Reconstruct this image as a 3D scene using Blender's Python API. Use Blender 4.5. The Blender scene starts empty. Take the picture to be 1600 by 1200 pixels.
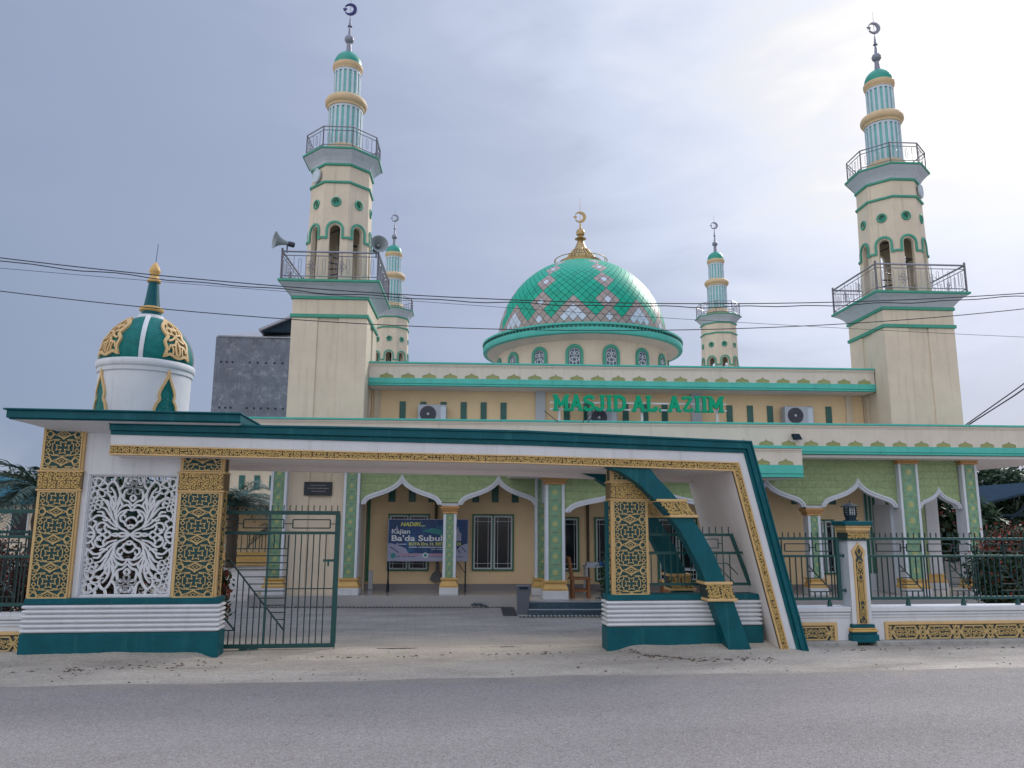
import bpy, math, random
import numpy as np
from mathutils import Vector, Matrix
random.seed(7); RNG = np.random.default_rng(5)
S = bpy.context.scene
COL = S.collection
PI = math.pi; sin = math.sin; cos = math.cos; R = math.radians

# ------------------------------------------------------------------ camera, sky, sun, exposure
EYE = 2.3
cd = bpy.data.cameras.new('camera'); cam = bpy.data.objects.new('camera', cd); COL.objects.link(cam)
cd.sensor_fit = 'HORIZONTAL'; cd.sensor_width = 36.0; cd.lens = 36.0 * 1200 / 1600
cd.clip_start = 0.1; cd.clip_end = 6000
cam.matrix_world = Matrix.Translation((0, 0, EYE)) @ (Matrix.Rotation(R(90 + 9.93), 4, 'X') @ Matrix.Rotation(R(0.3), 4, 'Z'))
S.camera = cam

SUN_EL, SUN_AZ = 42.0, 36.0        # sun behind thin cloud, to the right and beyond the mosque
sdir = Vector((sin(R(SUN_AZ)) * cos(R(SUN_EL)), cos(R(SUN_AZ)) * cos(R(SUN_EL)), sin(R(SUN_EL))))
W = bpy.data.worlds.new('World'); S.world = W; W.use_nodes = True
nt = W.node_tree; nt.nodes.clear()
def wn(t, **k):
    n = nt.nodes.new(t)
    for a, b in k.items(): setattr(n, a, b)
    return n
def wm(op, a, b=None, c=None):
    n = wn('ShaderNodeMath', operation=op)
    for i, x in enumerate((a, b, c)):
        if x is None: continue
        if isinstance(x, (int, float)): n.inputs[i].default_value = x
        else: nt.links.new(x, n.inputs[i])
    return n.outputs[0]
tc = wn('ShaderNodeTexCoord')
sky = wn('ShaderNodeTexSky', sky_type='NISHITA', sun_disc=False)
sky.sun_elevation = R(34); sky.sun_rotation = R(42); sky.dust_density = 3.0
dot = wn('ShaderNodeVectorMath', operation='DOT_PRODUCT'); nt.links.new(tc.outputs['Generated'], dot.inputs[0]); dot.inputs[1].default_value = sdir
mp = wn('ShaderNodeMapping'); mp.inputs['Scale'].default_value = (1.0, 1.0, 3.2); mp.inputs['Rotation'].default_value = (0.15, 0.35, 0.3)
nt.links.new(tc.outputs['Generated'], mp.inputs[0])
n1 = wn('ShaderNodeTexNoise'); n1.inputs['Scale'].default_value = 1.6; n1.inputs['Detail'].default_value = 7; n1.inputs['Roughness'].default_value = .52; n1.inputs['Distortion'].default_value = .5
nt.links.new(mp.outputs[0], n1.inputs[0])
n2 = wn('ShaderNodeTexNoise'); n2.inputs['Scale'].default_value = 5.5; n2.inputs['Detail'].default_value = 5; n2.inputs['Distortion'].default_value = 1.0
nt.links.new(mp.outputs[0], n2.inputs[0])
# cloud veil: dull grey-blue away from the sun, brighter the nearer to it, mottled by the noise
fac = wm('ADD', dot.outputs['Value'], wm('ADD', wm('MULTIPLY', wm('SUBTRACT', n1.outputs[0], .5), .22), wm('MULTIPLY', wm('SUBTRACT', n2.outputs[0], .5), .08)))
cr = wn('ShaderNodeValToRGB'); nt.links.new(fac, cr.inputs[0])
el = cr.color_ramp.elements
stops = [(0.0, (0.495, 0.505, 0.533)), (0.16, (0.283, 0.3, 0.35)), (0.33, (0.121, 0.151, 0.213)), (0.48, (0.139, 0.167, 0.236)), (0.68, (0.157, 0.187, 0.26)), (0.755, (0.182, 0.207, 0.282)), (0.84, (0.215, 0.245, 0.318)), (0.89, (0.269, 0.301, 0.381)), (0.932, (0.318, 0.345, 0.402)), (0.955, (0.339, 0.352, 0.383)), (0.978, (0.394, 0.4, 0.406)), (0.993, (1.1, 1.08, 1.03)), (1.0, (3.2, 3.1, 2.9))]
while len(el) < len(stops): el.new(.5)
for e, (p, c) in zip(el, stops): e.position = p; e.color = (*c, 1)
sp_ = wn('ShaderNodeSeparateXYZ'); nt.links.new(tc.outputs['Generated'], sp_.inputs[0])
zf = wn('ShaderNodeMapRange', interpolation_type='SMOOTHSTEP'); zf.inputs[1].default_value = .60; zf.inputs[2].default_value = 1.0; zf.inputs[3].default_value = 1.0; zf.inputs[4].default_value = 3.0   # an overcast sky is brightest overhead
nt.links.new(sp_.outputs[2], zf.inputs[0])
zs = wn('ShaderNodeVectorMath', operation='SCALE'); nt.links.new(cr.outputs[0], zs.inputs[0]); nt.links.new(zf.outputs[0], zs.inputs['Scale'])
bg1 = wn('ShaderNodeBackground'); nt.links.new(zs.outputs[0], bg1.inputs[0]); bg1.inputs[1].default_value = 1.0
bg2 = wn('ShaderNodeBackground'); nt.links.new(sky.outputs[0], bg2.inputs[0]); bg2.inputs[1].default_value = .08
mx = wn('ShaderNodeMixShader'); mx.inputs[0].default_value = .06
nt.links.new(bg1.outputs[0], mx.inputs[1]); nt.links.new(bg2.outputs[0], mx.inputs[2])
wo = wn('ShaderNodeOutputWorld'); nt.links.new(mx.outputs[0], wo.inputs[0])

sl = bpy.data.lights.new('sun', 'SUN'); sl.energy = 1.05; sl.angle = R(16); sl.color = (1, .95, .88)
ldir = Vector((sin(R(42)) * cos(R(34)), cos(R(42)) * cos(R(34)), sin(R(34))))
so = bpy.data.objects.new('sun', sl); COL.objects.link(so); so.rotation_euler = (-ldir).to_track_quat('-Z', 'Y').to_euler(); so.location = (20, 20, 60)
S.view_settings.view_transform = 'Standard'; S.view_settings.look = 'None'; S.view_settings.exposure = 1.16; S.view_settings.gamma = 1
S.view_settings.use_curve_mapping = False
S.render.engine = 'CYCLES'; S.cycles.max_bounces = 8

# ------------------------------------------------------------------ materials
def mat(name, rgb, rough=.7, var=.10, scale=3.0, bump=0.0, bscale=60.0, metal=0.0, spec=.5, rgb2=None, m2=.5, streak=0.0, rnd=0.0, coat=0.0, pale=None):
    m = bpy.data.materials.new(name); m.use_nodes = True; t = m.node_tree; N = t.nodes; L = t.links
    b = N['Principled BSDF']; b.inputs['Roughness'].default_value = rough; b.inputs['Metallic'].default_value = metal
    b.inputs['Specular IOR Level'].default_value = spec; b.inputs['Coat Weight'].default_value = coat
    c = N.new('ShaderNodeTexCoord')
    n = N.new('ShaderNodeTexNoise'); n.inputs['Scale'].default_value = scale; n.inputs['Detail'].default_value = 6; n.inputs['Roughness'].default_value = .65
    L.new(c.outputs['Object'], n.inputs[0])
    r = N.new('ShaderNodeMapRange'); r.inputs[1].default_value = .3; r.inputs[2].default_value = .7; r.inputs[3].default_value = 1 - var; r.inputs[4].default_value = 1 + var * .6
    L.new(n.outputs[0], r.inputs[0])
    col = N.new('ShaderNodeRGB'); col.outputs[0].default_value = (*rgb, 1); src = col.outputs[0]
    if rgb2:
        k = N.new('ShaderNodeTexNoise'); k.inputs['Scale'].default_value = scale * 2.3; k.inputs['Detail'].default_value = 8; k.inputs['Roughness'].default_value = .7; L.new(c.outputs['Object'], k.inputs[0])
        q = N.new('ShaderNodeMapRange'); q.inputs[1].default_value = m2 - .06; q.inputs[2].default_value = m2 + .08; L.new(k.outputs[0], q.inputs[0])
        x = N.new('ShaderNodeMix'); x.data_type = 'RGBA'; L.new(q.outputs[0], x.inputs[0]); L.new(src, x.inputs[6]); x.inputs[7].default_value = (*rgb2, 1); src = x.outputs[2]
    if streak:
        mm = N.new('ShaderNodeMapping'); mm.inputs['Scale'].default_value = (9, 9, .5); L.new(c.outputs['Object'], mm.inputs[0])
        k = N.new('ShaderNodeTexNoise'); k.inputs['Scale'].default_value = 1.0; k.inputs['Detail'].default_value = 5; L.new(mm.outputs[0], k.inputs[0])
        q = N.new('ShaderNodeMapRange'); q.inputs[1].default_value = .56; q.inputs[2].default_value = .78; q.inputs[4].default_value = streak; L.new(k.outputs[0], q.inputs[0])
        x = N.new('ShaderNodeMix'); x.data_type = 'RGBA'; L.new(q.outputs[0], x.inputs[0]); L.new(src, x.inputs[6]); x.inputs[7].default_value = (rgb[0] * .45, rgb[1] * .45, rgb[2] * .42, 1) if pale is None else (*pale, 1); src = x.outputs[2]
    g = N.new('ShaderNodeVectorMath'); g.operation = 'SCALE'; L.new(src, g.inputs[0]); L.new(r.outputs[0], g.inputs['Scale']); src = g.outputs[0]
    if rnd:
        o = N.new('ShaderNodeObjectInfo'); q = N.new('ShaderNodeMapRange'); q.inputs[3].default_value = 1 - rnd; q.inputs[4].default_value = 1 + rnd; L.new(o.outputs['Random'], q.inputs[0])
        g = N.new('ShaderNodeVectorMath'); g.operation = 'SCALE'; L.new(src, g.inputs[0]); L.new(q.outputs[0], g.inputs['Scale']); src = g.outputs[0]
    L.new(src, b.inputs['Base Color'])
    if bump:
        k = N.new('ShaderNodeTexNoise'); k.inputs['Scale'].default_value = bscale; k.inputs['Detail'].default_value = 4; L.new(c.outputs['Object'], k.inputs[0])
        u = N.new('ShaderNodeBump'); u.inputs['Strength'].default_value = bump; u.inputs['Distance'].default_value = .02; L.new(k.outputs[0], u.inputs['Height']); L.new(u.outputs[0], b.inputs['Normal'])
    return m
M = {}
def dm(k, *a, **kw): M[k] = mat(k, *a, **kw)
dm('cream', (.66, .565, .445), .8, .10, 1.2, .2, 25, streak=.38)
dm('cream_trim', (.64, .58, .50), .75, .07, 2, .1, 40, streak=.25)
dm('ochre_wall', (.80, .61, .38), .8, .06, 1.5, .12, 25)
dm('white', (.62, .635, .67), .7, .08, 2, .15, 30, streak=.28)
dm('white_soffit', (.82, .75, .73), .8, .06, 2)
dm('grey_white', (.50, .54, .60), .6, .08, 3, .1, 40, streak=.25)
dm('trim_white', (.64, .68, .75), .6, .06, 3, .1, 40, streak=.12)
dm('teal_dark', (.001, .088, .112), .5, spec=.22, var=.22, scale=3, bump=.25, bscale=30, streak=.3, pale=(.05, .22, .22))
dm('teal_rough', (.0, .15, .14), .55, .25, 9, .9, 22, spec=.25)
dm('mint', (.075, .47, .40), .6, .1, 3, .1, 30, streak=.35)
dm('green_trim', (.05, .31, .22), .55, .12, 4)
dm('cap_green', (.015, .27, .20), .4, .12, 3)
dm('teal_blue_glaze', (.16, .46, .42), .5, .12, 4)
dm('pale_blue', (.50, .58, .66), .6, .08, 4)
dm('gold_paint', (.60, .37, .115), .5, .12, 6, .2, 40)
dm('gold_band', (.60, .40, .18), .55, .12, 5, .2, 30, streak=.2)
dm('gold_leafwork', (.56, .38, .13), .42, .18, 14, .3, 50, metal=.15)
dm('gold_lattice', (.54, .385, .165), .45, .12, 9, .1, 50, metal=.1)
dm('pattern_back', (.035, .05, .045), .6, .3, 20)
dm('pattern_teal', (.003, .055, .06), .6, .2, 10)
dm('brown_back', (.075, .055, .03), .7, .3, 20)
dm('gold_dark', (.20, .135, .055), .6, .3, 20)  # darker gold for the backing behind the pillar filigree
dm('capital_gold', (.62, .35, .15), .5, .3, 25, .9, 28, metal=.1)
dm('tile_green', (.20, .37, .245), .4, .14, 9, .3, 60, rnd=.08)
dm('tile_boss', (.40, .44, .20), .4, .15, 9, .3, 60, rnd=.08)
dm('tile_olive', (.34, .43, .21), .5, .22, 14, .6, 70, rgb2=(.26, .43, .26), m2=.56, rnd=.045)
dm('grout', (.19, .27, .14), .8, .1)
dm('crown_olive', (.30, .32, .13), .7, .12, 8, rnd=.07)
dm('glass_dark', (.012, .016, .022), .08, .1, 3, spec=.3)
dm('shutter_green', (.004, .10, .085), .35, .1, 4)
dm('frame_green', (.012, .13, .065), .45, .1, 4)
dm('sash', (.50, .57, .61), .5, .06, 4)
dm('steel', (.30, .29, .33), .32, .1, 8, metal=.7)
dm('steel_dark', (.06, .06, .085), .4, .1, 8, metal=.5)
dm('finial_grey', (.22, .23, .29), .45, .1, 6, metal=.3)
dm('finial_blue', (.012, .015, .12), .35, .1, 6, metal=.3)
dm('finial_gold', (.42, .29, .13), .35, .15, 6, metal=.6)
dm('iron_teal', (.003, .062, .060), .45, .25, 14, .2, 60)
dm('iron_dark', (.004, .030, .034), .5, .2, 14)
dm('dome_green', (.0, .35, .225), .42, .06, 3, rnd=.12, spec=.35)
dm('dome_brown', (.34, .27, .25), .42, .06, 3, rnd=.10)
dm('dome_white', (.52, .58, .68), .32, .04, 3, rnd=.06)
dm('dome_joint', (.02, .08, .07), .6, .1)
dm('stained_blue', (.05, .10, .17), .2, .5, 18)
dm('white_line', (.70, .74, .78), .5, .05)
dm('horn_grey', (.27, .31, .33), .5, .1, 6)
dm('ac_white', (.38, .41, .48), .5, .06, 5, streak=.2)
dm('ac_grille', (.06, .065, .09), .5, .1, 5)
dm('letter_green', (.0, .33, .17), .6, .05, 4, spec=.2)
dm('tank_concrete', (.15, .16, .20), .85, .28, 1.1, .4, 8, rgb2=(.27, .27, .30), m2=.58, streak=.8, pale=(.30, .31, .35))
dm('concrete', (.34, .33, .31), .9, .22, 3, .5, 25, rgb2=(.18, .18, .18), m2=.62)
dm('roof_metal', (.33, .33, .36), .5, .1, 2, streak=.4)
dm('roof_teal', (.03, .11, .15), .8, .15, 2, streak=.4, spec=.1)
dm('roof_shingle', (.13, .13, .17), .8, .15, 2, spec=.1)
dm('ring_cream', (.60, .44, .26), .6, .10, 5, streak=.25)
dm('dark_metal', (.02, .035, .05), .7, .2, 3, spec=.1)
dm('shed_sheet', (.03, .05, .075), .9, .2, 3, spec=0.0)
dm('floor_tile', (.46, .42, .38), .12, .06, 3)
dm('porch_edge', (.36, .35, .35), .5, .07, 3)
dm('skirting', (.22, .20, .21), .35, .06, 3)
dm('step_tile', (.045, .085, .12), .35, .15, 4, rgb2=(.07, .12, .16), m2=.55)
dm('drain', (.04, .04, .05), .7, .2)
dm('bin_plastic', (.12, .135, .17), .5, .06, 4)
dm('wood', (.24, .095, .035), .45, .25, 5, .2, 30)
dm('plaque', (.035, .045, .055), .25, .15, 6)
dm('cable', (.012, .012, .02), .6, .1)
dm('banner_blue', (.004, .045, .17), .45, .5, 1.4, rgb2=(.02, .15, .30), m2=.57)
dm('banner_pale', (.30, .32, .46), .45, .1, 3)
dm('banner_white', (.62, .66, .72), .5, .03)
dm('banner_yellow', (.60, .60, .12), .5, .03)
dm('banner_pink', (.50, .16, .28), .5, .03)
dm('banner_teal', (.02, .22, .22), .5, .03)
dm('lamp_glass', (.50, .55, .58), .25, .1, 4)
dm('blue_cloth', (.0, .07, .30), .7, .1)
dm('desk_grey', (.35, .38, .44), .5, .1)
dm('clump', (.15, .15, .16), .95, .3, 12)
dm('bark', (.055, .042, .032), .9, .35, 9, .8, 25)
dm('leaf_dark', (.014, .042, .020), .55, .5, 2.5)
dm('leaf_mid', (.03, .075, .028), .55, .5, 2.5)
dm('leaf_red', (.25, .045, .028), .5, .4, 3)
dm('leaf_maroon', (.085, .022, .020), .5, .4, 3)
dm('palm_leaf', (.035, .085, .065), .5, .3, 2)
dm('palm_pale', (.12, .19, .15), .5, .3, 2)
dm('litter', (.17, .135, .10), .9, .3, 20)

def ground_mat(name, cols, sc, bump, bs, speck=None, rough=.9, band=None):
    m = bpy.data.materials.new(name); m.use_nodes = True; t = m.node_tree; N = t.nodes; L = t.links; b = N['Principled BSDF']; b.inputs['Roughness'].default_value = rough; b.inputs['Specular IOR Level'].default_value = .25
    c = N.new('ShaderNodeTexCoord')
    mp = N.new('ShaderNodeMapping'); mp.inputs['Scale'].default_value = (.35, 1, 1); L.new(c.outputs['Object'], mp.inputs[0])
    n = N.new('ShaderNodeTexNoise'); n.inputs['Scale'].default_value = sc; n.inputs['Detail'].default_value = 9; n.inputs['Roughness'].default_value = .62; L.new(mp.outputs[0], n.inputs[0])
    r = N.new('ShaderNodeValToRGB'); L.new(n.outputs[0], r.inputs[0]); e = r.color_ramp.elements
    while len(e) < len(cols): e.new(.5)
    for k, (p, q) in zip(e, cols): k.position = p; k.color = (*q, 1)
    src = r.outputs[0]
    if speck:
        v = N.new('ShaderNodeTexVoronoi'); v.inputs['Scale'].default_value = speck[0]; L.new(c.outputs['Object'], v.inputs[0])
        sp = N.new('ShaderNodeSeparateColor'); L.new(v.outputs['Color'], sp.inputs[0])
        q = N.new('ShaderNodeMapRange'); q.inputs[3].default_value = speck[1]; q.inputs[4].default_value = speck[2]; L.new(sp.outputs[0], q.inputs[0])
        g = N.new('ShaderNodeVectorMath'); g.operation = 'SCALE'; L.new(src, g.inputs[0]); L.new(q.outputs[0], g.inputs['Scale']); src = g.outputs[0]
        q = N.new('ShaderNodeMath'); q.operation = 'GREATER_THAN'; q.inputs[1].default_value = .90; L.new(sp.outputs[1], q.inputs[0])
        x = N.new('ShaderNodeMix'); x.data_type = 'RGBA'; k = N.new('ShaderNodeMath'); k.operation = 'MULTIPLY'; k.inputs[1].default_value = speck[3]; L.new(q.outputs[0], k.inputs[0]); L.new(k.outputs[0], x.inputs[0]); L.new(src, x.inputs[6]); x.inputs[7].default_value = (.42, .40, .38, 1); src = x.outputs[2]
    if band: src = band(N, L, c, src)
    L.new(src, b.inputs['Base Color'])
    k = N.new('ShaderNodeTexNoise'); k.inputs['Scale'].default_value = bs; k.inputs['Detail'].default_value = 5; L.new(c.outputs['Object'], k.inputs[0])
    u = N.new('ShaderNodeBump'); u.inputs['Strength'].default_value = bump; u.inputs['Distance'].default_value = .03; L.new(k.outputs[0], u.inputs['Height']); L.new(u.outputs[0], b.inputs['Normal'])
    M[name] = m
def roadwear(N, L, c, src):     # sand dragged in from the verge, polished wheel tracks, old cracks
    s = N.new('ShaderNodeSeparateXYZ'); L.new(c.outputs['Object'], s.inputs[0])
    n = N.new('ShaderNodeTexNoise'); n.inputs['Scale'].default_value = 1.3; n.inputs['Detail'].default_value = 9; n.inputs['Roughness'].default_value = .7; L.new(c.outputs['Object'], n.inputs[0])
    a = N.new('ShaderNodeMath'); a.operation = 'MULTIPLY_ADD'; a.inputs[1].default_value = 2.6; L.new(n.outputs[0], a.inputs[0]); L.new(s.outputs[1], a.inputs[2])
    q = N.new('ShaderNodeMapRange'); q.inputs[1].default_value = 12.55; q.inputs[2].default_value = 13.35; q.inputs[4].default_value = .75; L.new(a.outputs[0], q.inputs[0])
    x = N.new('ShaderNodeMix'); x.data_type = 'RGBA'; L.new(q.outputs[0], x.inputs[0]); L.new(src, x.inputs[6]); x.inputs[7].default_value = (.36, .31, .26, 1)
    w = N.new('ShaderNodeMath'); w.operation = 'SINE'; k = N.new('ShaderNodeMath'); k.operation = 'MULTIPLY'; k.inputs[1].default_value = 3.6; L.new(s.outputs[1], k.inputs[0]); L.new(k.outputs[0], w.inputs[0])
    r = N.new('ShaderNodeMapRange'); r.inputs[1].default_value = -1; r.inputs[2].default_value = 1; r.inputs[3].default_value = .975; r.inputs[4].default_value = 1.025; L.new(w.outputs[0], r.inputs[0])
    g = N.new('ShaderNodeVectorMath'); g.operation = 'SCALE'; L.new(x.outputs[2], g.inputs[0]); L.new(r.outputs[0], g.inputs['Scale'])
    v = N.new('ShaderNodeTexVoronoi'); v.feature = 'DISTANCE_TO_EDGE'; v.inputs['Scale'].default_value = .42
    d = N.new('ShaderNodeVectorMath'); d.operation = 'ADD'; m = N.new('ShaderNodeTexNoise'); m.inputs['Scale'].default_value = 2.5; m.inputs['Detail'].default_value = 6; L.new(c.outputs['Object'], m.inputs[0]); L.new(c.outputs['Object'], d.inputs[0]); L.new(m.outputs['Color'], d.inputs[1]); L.new(d.outputs[0], v.inputs[0])
    e = N.new('ShaderNodeMapRange'); e.inputs[1].default_value = .0; e.inputs[2].default_value = .005; e.inputs[3].default_value = .80; e.inputs[4].default_value = 1.0; L.new(v.outputs[0], e.inputs[0])
    h = N.new('ShaderNodeVectorMath'); h.operation = 'SCALE'; L.new(g.outputs[0], h.inputs[0]); L.new(e.outputs[0], h.inputs['Scale'])
    return h.outputs[0]
ground_mat('asphalt', [(.30, (.235, .214, .206)), (.5, (.265, .242, .233)), (.72, (.295, .270, .258))], .45, .7, 70, (66, .74, 1.24, .42), .85, roadwear)
def sandmix(N, L, c, src):      # sand tracked over the kerb line onto the paving
    s = N.new('ShaderNodeSeparateXYZ'); L.new(c.outputs['Object'], s.inputs[0])
    n = N.new('ShaderNodeTexNoise'); n.inputs['Scale'].default_value = .8; n.inputs['Detail'].default_value = 7; L.new(c.outputs['Object'], n.inputs[0])
    a = N.new('ShaderNodeMath'); a.operation = 'MULTIPLY_ADD'; a.inputs[1].default_value = 5.0; L.new(n.outputs[0], a.inputs[0]); L.new(s.outputs[1], a.inputs[2])
    q = N.new('ShaderNodeMapRange'); q.inputs[1].default_value = 4.4; q.inputs[2].default_value = 1.2; L.new(a.outputs[0], q.inputs[0])
    br = N.new('ShaderNodeTexBrick'); br.inputs['Scale'].default_value = 1.0; br.inputs['Brick Width'].default_value = .42; br.inputs['Row Height'].default_value = .21; br.inputs['Mortar Size'].default_value = .012
    br.inputs['Color1'].default_value = (.93, .93, .93, 1); br.inputs['Color2'].default_value = (1.06, 1.06, 1.06, 1); br.inputs['Mortar'].default_value = (.78, .78, .78, 1); L.new(c.outputs['Object'], br.inputs[0])
    g = N.new('ShaderNodeVectorMath'); g.operation = 'MULTIPLY'; L.new(src, g.inputs[0]); L.new(br.outputs[0], g.inputs[1])
    x = N.new('ShaderNodeMix'); x.data_type = 'RGBA'; L.new(q.outputs[0], x.inputs[0]); L.new(g.outputs[0], x.inputs[6]); x.inputs[7].default_value = (.42, .37, .315, 1)
    return x.outputs[2]
ground_mat('paving', [(.32, (.22, .205, .20)), (.5, (.30, .28, .265)), (.7, (.38, .35, .32))], .9, .3, 30, None, .85, sandmix)
ground_mat('sand', [(.28, (.25, .22, .19)), (.42, (.35, .31, .265)), (.56, (.43, .38, .325)), (.72, (.50, .45, .385))], 1.1, .9, 14, (38, .85, 1.12, .12), .95)

# ------------------------------------------------------------------ geometry helpers
class Frame:
    def __init__(s, yaw): s.yaw = R(yaw); s.c = cos(s.yaw); s.s = sin(s.yaw)
    def w(s, u, v, z=0): return Vector((u * s.c - v * s.s, u * s.s + v * s.c, z))
FM = Frame(2.7); FG = Frame(6.8)      # the mosque's own axes; the axes of the street, gateway and fences
BASE = {}
def props(o, label=None, cat=None, group=None, kind=None):
    if label: o['label'] = label
    if cat: o['category'] = cat
    if group: o['group'] = group
    if kind: o['kind'] = kind
    return o
def thing(name, label, cat, base, fr=FM, group=None):
    o = bpy.data.objects.new(name, None); o.empty_display_size = .3; COL.objects.link(o)
    o.location = fr.w(*base); o.rotation_euler = (0, 0, fr.yaw); BASE[o] = Vector(base)
    return props(o, label, cat, group)
class MB:
    def __init__(s): s.v = []; s.f = []; s.mi = []; s.m = 0; s.sm = []
    def add(s, vs, fs, smooth=False):
        n = len(s.v); s.v += [tuple(p) for p in vs]
        for f in fs: s.f.append([i + n for i in f]); s.mi.append(s.m); s.sm.append(smooth)
        return s
    def box(s, x0, x1, y0, y1, z0, z1):
        return s.add([(x0, y0, z0), (x1, y0, z0), (x1, y1, z0), (x0, y1, z0), (x0, y0, z1), (x1, y0, z1), (x1, y1, z1), (x0, y1, z1)],
                     [(0, 3, 2, 1), (4, 5, 6, 7), (0, 1, 5, 4), (1, 2, 6, 5), (2, 3, 7, 6), (3, 0, 4, 7)])
    def prism(s, poly, y0, y1):           # polygon in (x,z), extruded along y
        a = sum(poly[i][0] * poly[(i + 1) % len(poly)][1] - poly[(i + 1) % len(poly)][0] * poly[i][1] for i in range(len(poly)))
        if a < 0: poly = poly[::-1]
        n = len(poly)
        return s.add([(x, y0, z) for x, z in poly] + [(x, y1, z) for x, z in poly],
                     [list(range(n)), list(range(2 * n - 1, n - 1, -1))] + [[(i + 1) % n, i, i + n, (i + 1) % n + n] for i in range(n)])
    def prism_x(s, poly, x0, x1):         # polygon in (y,z), extruded along x
        n = len(poly)
        return s.add([(x0, y, z) for y, z in poly] + [(x1, y, z) for y, z in poly],
                     [list(range(n)), list(range(2 * n - 1, n - 1, -1))] + [[(i + 1) % n, i, i + n, (i + 1) % n + n] for i in range(n)])
    def ribbon(s, pts, w, y0, y1, closed=False):    # flat strip along a line in (x,z), front face y0, back y1
        n = len(pts)
        if n < 2: return s
        L = []; Rr = []
        for i in range(n):
            p = pts[i]
            a = pts[i - 1] if (i or closed) else None; b = pts[(i + 1) % n] if (i < n - 1 or closed) else None
            d1 = (p[0] - a[0], p[1] - a[1]) if a else None; d2 = (b[0] - p[0], b[1] - p[1]) if b else None
            def nm(d):
                l = math.hypot(*d) or 1e-9; return (-d[1] / l, d[0] / l)
            if d1 and d2:
                n1, n2 = nm(d1), nm(d2); q = (n1[0] + n2[0], n1[1] + n2[1]); l = math.hypot(*q)
                if l < .3: q = n1; k = 1
                else: q = (q[0] / l, q[1] / l); k = 1 / max(.5, q[0] * n1[0] + q[1] * n1[1])
            else: q = nm(d1 or d2); k = 1
            ww = (w[i] if isinstance(w, (list, tuple)) else w) * .5 * k
            L.append((p[0] + q[0] * ww, p[1] + q[1] * ww)); Rr.append((p[0] - q[0] * ww, p[1] - q[1] * ww))
        vs = [(x, y0, z) for x, z in L] + [(x, y0, z) for x, z in Rr] + [(x, y1, z) for x, z in L] + [(x, y1, z) for x, z in Rr]
        fs = []
        for i in range(n if closed else n - 1):
            j = (i + 1) % n
            fs += [(i, n + i, n + j, j), (2 * n + i, i, j, 2 * n + j), (n + i, 3 * n + i, 3 * n + j, n + j)]
        return s.add(vs, fs)
    def sweep(s, c, prof, n, rot=0.0, smooth=True, cap=True):   # lathe; prof = [(radius, z)]; n sides about (cx,cy)
        vs = []; m = len(prof)
        for r, z in prof:
            for k in range(n):
                a = rot + 2 * PI * k / n; vs.append((c[0] + r * cos(a), c[1] + r * sin(a), z))
        fs = [(i * n + k, i * n + (k + 1) % n, (i + 1) * n + (k + 1) % n, (i + 1) * n + k) for i in range(m - 1) for k in range(n)]
        s.add(vs, fs, smooth)
        if cap: s.add([vs[k] for k in range(n)], [list(range(n - 1, -1, -1))]); s.add([vs[(m - 1) * n + k] for k in range(n)], [list(range(n))])
        return s
    def tube(s, pts, r, n=6, smooth=True):
        P = [Vector(p) for p in pts]; vs = []; up = Vector((0, 0, 1)); m = len(P)
        for i, p in enumerate(P):
            t = (P[min(i + 1, m - 1)] - P[max(i - 1, 0)]).normalized()
            a = t.cross(up if abs(t.z) < .95 else Vector((1, 0, 0))).normalized(); b = t.cross(a)
            rr = r[i] if isinstance(r, (list, tuple)) else r
            for k in range(n):
                g = 2 * PI * k / n; vs.append(p + a * rr * cos(g) + b * rr * sin(g))
        fs = [(i * n + k, i * n + (k + 1) % n, (i + 1) * n + (k + 1) % n, (i + 1) * n + k) for i in range(m - 1) for k in range(n)]
        return s.add(vs, fs + [list(range(n - 1, -1, -1)), [(m - 1) * n + k for k in range(n)]], smooth)
    def mesh(s, name, mats, off=(0, 0, 0)):
        me = bpy.data.meshes.new(name); o = off
        me.from_pydata([(p[0] - o[0], p[1] - o[1], p[2] - o[2]) for p in s.v], [], s.f)
        for k in (mats if isinstance(mats, (list, tuple)) else [mats]): me.materials.append(M[k])
        if len(me.polygons) == len(s.mi):
            me.polygons.foreach_set('material_index', s.mi); me.polygons.foreach_set('use_smooth', s.sm)
        if any(s.sm): me.set_sharp_from_angle(angle=R(38))
        me.update(); return me
    def part(s, name, mats, parent, label=None, kind=None, bevel=0):
        r = parent
        while r.parent: r = r.parent
        o = bpy.data.objects.new(name, s.mesh(name, mats, BASE[r])); COL.objects.link(o); o.parent = parent
        if bevel:
            m = o.modifiers.new('bevel', 'BEVEL'); m.width = bevel; m.segments = 2; m.limit_method = 'ANGLE'; m.angle_limit = R(40)
        return props(o, label, None, None, kind)
    def struct(s, name, mats, fr, base=(0, 0, 0)):
        o = bpy.data.objects.new(name, s.mesh(name, mats, base)); COL.objects.link(o); o.location = fr.w(*base); o.rotation_euler = (0, 0, fr.yaw)
        return props(o, kind='structure')
def place(name, me, parent, loc, rz=0, base=None, scale=None):      # a piece that shares mesh data; loc in frame coordinates
    r = parent
    while r.parent: r = r.parent
    o = bpy.data.objects.new(name, me); COL.objects.link(o); o.parent = parent
    o.location = Vector(loc) - BASE[r]
    if rz: o.rotation_euler = (0, 0, rz)
    if scale: o.scale = scale
    return o
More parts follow.
